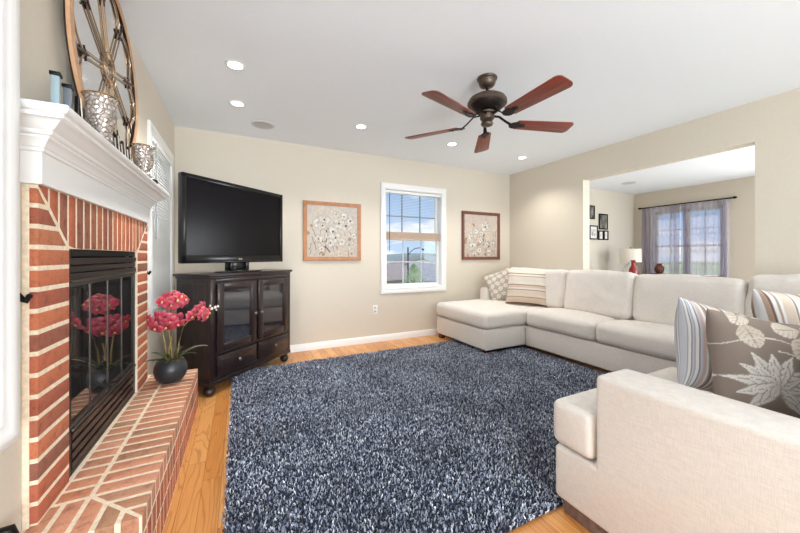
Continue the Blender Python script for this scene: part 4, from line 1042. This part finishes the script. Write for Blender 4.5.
# small frames on the living room back wall
def small_frame(x0, x1, z0, z1, matc, dark, label):
    f = empty('picture_frame', (x0, LY-.001, z0), 0, label, 'picture frame', 'small black frames on living room wall'); W_, H_ = x1-x0, z1-z0; t = .022
    m = MB()
    for (a, b, c, d) in ((0, t, 0, H_), (W_-t, W_, 0, H_), (t, W_-t, 0, t), (t, W_-t, H_-t, H_)): m.box(a, b, -.02, 0, c, d, .002)
    m.build('frame', BLACKM, f)
    mt = .0 if dark else .04
    MB().box(t, W_-t, -.008, -.002, t, H_-t).build('mat_board', plain('mat_'+str(len(bpy.data.materials)), matc, .7), f)
    q = random.Random(len(bpy.data.materials)); n = 16; vs_, cs, fs = [], [], []
    a0, a1_, c0, c1 = t+mt, W_-t-mt, t+mt*1.3, H_-t-mt*1.3
    for i in range(n+1):
        for j in range(n+1):
            u, v = i/n, j/n; vs_.append((a0+(a1_-a0)*u, -.009, c0+(c1-c0)*v)); nn = noise.noise(Vector((u*2.5+q.random()*.01+x0*9, v*2.5, z0*7)))
            cs.append(mix(S(58, 60, 58), S(150, 146, 138), .5+nn) if dark else mix(S(120, 116, 112), S(225, 222, 218), .6+nn))
    for i in range(n):
        for j in range(n): k = i*(n+1)+j; fs.append((k, k+n+1, k+n+2, k+1))
    pymesh('photograph', vs_, fs, CANV, f, cs)
def atx(px, Y=LY):
    u = (px-400)/325.5; dx, dy = .4412+u*.8974, .8974-u*.4412; t = Y/dy; return dx*t, t
def frame_px(p0, p1, y0, y1, *a):
    x0, t0 = atx(p0); x1, t1 = atx(p1); tm = (t0+t1)/2
    small_frame(x0, x1, CAMZ+(256.3-y1)/325.5*tm, CAMZ+(256.3-y0)/325.5*tm, *a)
frame_px(588.6, 594, 205.5, 219, S(90, 90, 88), True, 'topmost small dark photo frame on the living room wall')
frame_px(598.5, 607, 214, 229.5, S(60, 60, 58), True, 'largest dark photo frame on the living room wall')
frame_px(589, 597, 225.5, 239.5, S(236, 234, 230), False, 'black frame with white mat, leftmost in the lower row')
frame_px(598, 602.7, 230.6, 240, S(232, 230, 226), False, 'small white matted frame, middle of the lower row')
frame_px(603.2, 607.6, 230.6, 240, S(232, 230, 226), False, 'small white matted frame, rightmost of the lower row')
# side table, lamp, red vase; brown figurine
xl, yl = 6.66, 3.62
tb = empty('end_table', (xl, yl, 0), 0, 'dark wood end table under the white lamp in living room', 'table')
MB().box(-.28, .28, -.25, .25, .60, .63, .005).build('table_top', FOOTW, tb)
for sx in (-1, 1):
    for sy in (-1, 1): MB().box(sx*.25-.02, sx*.25+.02, sy*.22-.02, sy*.22+.02, .0005, .6, .003).build('leg', FOOTW, tb)
lampo = empty('table_lamp', (xl, yl, .631), 0, 'white drum shade table lamp in the living room corner', 'lamp')
MB().lathe([(0, 0), (.09, 0), (.09, .015), (.06, .03), (.075, .09), (.115, .17), (.12, .24), (.08, .32), (.03, .36), (.02, .38), (0, .38)], 32).build('base', plain('white_ceramic', S(240, 238, 232), .25), lampo)
m = MB(); m.lathe([(.175, .38), (.170, .63), (.167, .63), (.172, .38)], 40, cap=False)
SH = NT('lamp_shade_linen'); SH.b.inputs['Base Color'].default_value = S(236, 230, 218); SH.b.inputs['Roughness'].default_value = .9
m.build('lamp_shade', SH.m, lampo); m = MB(); m.cyl((0, 0, .37), (0, 0, .64), .004, 8); m.lathe([(0, .635), (.012, .64), (.014, .652), (0, .664)], 16); m.tube([(-.168, 0, .62), (.168, 0, .62)], .003, 6); m.build('harp', BRONZE, lampo)
v = MB().lathe([(0, 0), (.05, 0), (.072, .06), (.080, .16), (.064, .26), (.034, .32), (.030, .38), (.042, .42), (.036, .42), (.024, .38), (0, .37)], 28).build('red_vase', plain('dark_red_glaze', S(140, 20, 24), .25, coat=.5), None, loc=(6.38, 3.42, .631))
tag(v, 'dark red vase beside the living room lamp', 'vase')
# window-side console with a brown pot
xc, t_ = 6.2, 0
cs_o = empty('console_table', (7.28, 3.05, 0), 0, 'low dark console table under the living room window', 'table')
MB().box(-.14, .14, -.5, .5, .76, .79, .004).build('table_top', FOOTW, cs_o)
for sx in (-1, 1):
    for sy in (-1, 1): MB().box(sx*.12-.018, sx*.12+.018, sy*.47-.018, sy*.47+.018, .0005, .76, .003).build('leg', FOOTW, cs_o)
v = MB().lathe([(0, 0), (.05, 0), (.075, .05), (.08, .10), (.06, .15), (.035, .17), (.05, .19), (.04, .19), (0, .18)], 24).build('brown_jar', plain('brown_glaze', S(98, 54, 40), .5, nscale=12, namt=.4), None, loc=(7.28, 3.44, .791)); tag(v, 'small brown jar standing before the living room curtains', 'jar')
cv = empty('ceiling_vent', (6.3, 3.45, H), 0, 'small round white ceiling vent in the living room', 'vent')
MB().lathe([(.0, -.006), (.05, -.007), (.11, -.004), (.115, 0), (0, 0)], 32).build('cover', plain('vent_white', S(205, 205, 204), .5), cv)

# ------------------------------------------------------------------ outdoors
GZ = -4.5
def hgt(x, y): return GZ
GRASS = plain('lawn_grass', S(150, 172, 112), .95, nscale=2, namt=.25)
tag(MB().box(-260, 460, 4.6, 420, GZ-.5, GZ).box(-260, -1.2, -60, 4.6, GZ-.5, GZ).build('ground_outside', GRASS), kind='structure')
tag(MB().box(7.9, 60, -30, 4.5, GZ-.5, -.6).build('lawn_outside', GRASS), kind='structure')
b = bmesh.new(); nx = 60; rows_ = []
for i in range(nx+1):
    x_ = -240+i*14; hz = 5+4.5*noise.noise(Vector((x_*.012, 1, 0)))+2*noise.noise(Vector((x_*.04, 2, 0)))
    rows_.append([b.verts.new(p) for p in ((x_, 300, GZ), (x_, 330, GZ+hz*.6), (x_, 370, GZ+hz+3), (x_, 410, GZ+hz*.4), (x_, 440, GZ-4))])
for A, Cc in zip(rows_, rows_[1:]):
    for k in range(4): b.faces.new((A[k], A[k+1], Cc[k+1], Cc[k]))
bmesh.ops.recalc_face_normals(b, faces=b.faces); m = MB(); m._join(b); o = m.build('hills', plain('hazy_hill_green', S(118, 136, 132), 1, nscale=.03, namt=.3), None, 180); o['kind'] = 'structure'
def pt(px, t):
    u = (px-400)/325.5; return (.4412+u*.8974)*t, (.8974-u*.4412)*t
def house(px, t, rz, w_, d_, eave, ridge, wallc, roofc, label):
    x_, y_ = pt(px, t); h_ = empty('house', (x_, y_, GZ), rz, label, 'house', 'houses beyond the back window')
    MB().poly([(-w_/2, -d_/2, 0), (w_/2, -d_/2, 0), (w_/2, -d_/2, eave), (0, -d_/2, ridge), (-w_/2, -d_/2, eave)], (0, d_, 0)).build('walls', wallc, h_)
    m = MB()
    for s in (-1, 1):
        e_ = .5; sl = (ridge-eave)/(w_/2)
        p = [(0, -d_/2-.4, ridge+.05), (s*(w_/2+e_), -d_/2-.4, eave-sl*e_+.05), (s*(w_/2+e_), -d_/2-.4, eave-sl*e_+.22), (0, -d_/2-.4, ridge+.25)]
        m.poly(p, (0, d_+.8, 0))
    m.build('roof', roofc, h_)
    for xx in (-w_/4, w_/4):
        f_ = MB(); f_.box(xx-.5, xx+.5, -d_/2-.05, -d_/2+.02, eave-1.7, eave-.4); f_ = f_.build('window', WHITE, h_)
        MB().box(xx-.42, xx+.42, -d_/2-.06, -d_/2-.04, eave-1.62, eave-.48).build('pane', plain('house_pane', S(80, 92, 105), .1) if 'house_pane' not in bpy.data.materials else bpy.data.materials['house_pane'], f_)
RG = plain('grey_shingle', S(206, 198, 190), .9, nscale=3, namt=.15); RD = plain('brown_shingle', S(150, 138, 132), .9, nscale=3, namt=.2); SD = plain('pale_siding', S(232, 226, 216), .8); ST = plain('tan_siding', S(236, 226, 208), .8)
house(383, 46, R(-62), 7, 8, 2.6, 4.3, SD, RD, 'pale house with dark gable roof outside, left of the tree')
house(440, 40, R(55), 6, 7, 2.9, 4.6, ST, RG, 'tan house with light grey roof outside, right of the tree')
house(412, 95, R(5), 12, 9, 3.0, 4.9, SD, RD, 'most distant house, behind the green tree outside')
# tree
def tree(px, t, top, rad, label):
    x_, y_ = pt(px, t); tr_ = empty('tree', (x_, y_, GZ), 0, label, 'tree')
    q = random.Random(4); hh = top-GZ
    m = MB(); m.tube([(0, 0, 0), (.03, 0, hh*.3), (0, .04, hh*.55), (.02, 0, hh*.8)], [.10, .08, .06, .03], 8)
    for k in range(7):
        a = k*2.4; z_ = hh*(.3+.07*k); m.tube([(0, 0, z_), (rad*.6*math.cos(a), rad*.6*math.sin(a), z_+hh*.16)], [.04, .012], 6)
    m.build('trunk', plain('bark', S(90, 74, 60), .9), tr_)
    vs_, fs, cs = [], [], []
    for k in range(3600):
        zf = q.random()**.9; zz = hh*(.16+.84*zf); rr_ = rad*math.sin(PI*min(1, .16+.84*zf)**.9)**.65*math.sqrt(q.random()); rr_ *= .85+.3*noise.noise(Vector((q.random()*4, zf*5, 0)))
        a = q.random()*2*PI; c0 = Vector((rr_*math.cos(a), rr_*math.sin(a), zz)); d1 = Vector((q.uniform(-1, 1), q.uniform(-1, 1), q.uniform(-1, 1))).normalized(); d2 = d1.cross(Vector((q.uniform(-1, 1), q.uniform(-1, 1), q.uniform(-1, 1)))).normalized()
        s_ = q.uniform(.035, .07); i_ = len(vs_); vs_ += [c0-d1*s_, c0+d2*s_*.5, c0+d1*s_, c0-d2*s_*.5]; fs.append((i_, i_+1, i_+2, i_+3))
        c = mix(S(176, 196, 136), S(232, 238, 196), q.random()); cs += [c]*4
    pymesh('foliage', vs_, fs, vcol('tree_leaf_%d' % px, .8), tr_, cs)
tree(414, 22, .62, 1.15, 'young light green tree outside the back window')
# street lamp
x_, y_ = pt(408, 30); sl = empty('street_lamp', (x_, y_, GZ), R(-26), 'dark curved arm street lamp outside above the tree', 'street lamp')
MB().cyl((0, 0, 0), (0, 0, 6.45), .09, 12, .06).build('pole', DBRONZE, sl)
MB().tube([(0, 0, 5.7), (.25, 0, 6.05), (.65, 0, 6.35), (1.1, 0, 6.40), (1.35, 0, 6.3)], .035, 8).build('arm', DBRONZE, sl)
MB().lathe([(0, .1), (.08, .1), (.16, 0), (.14, -.03), (0, -.05)], 16, Matrix.Translation((1.38, 0, 6.22))).build('lamp_head', DBRONZE, sl)
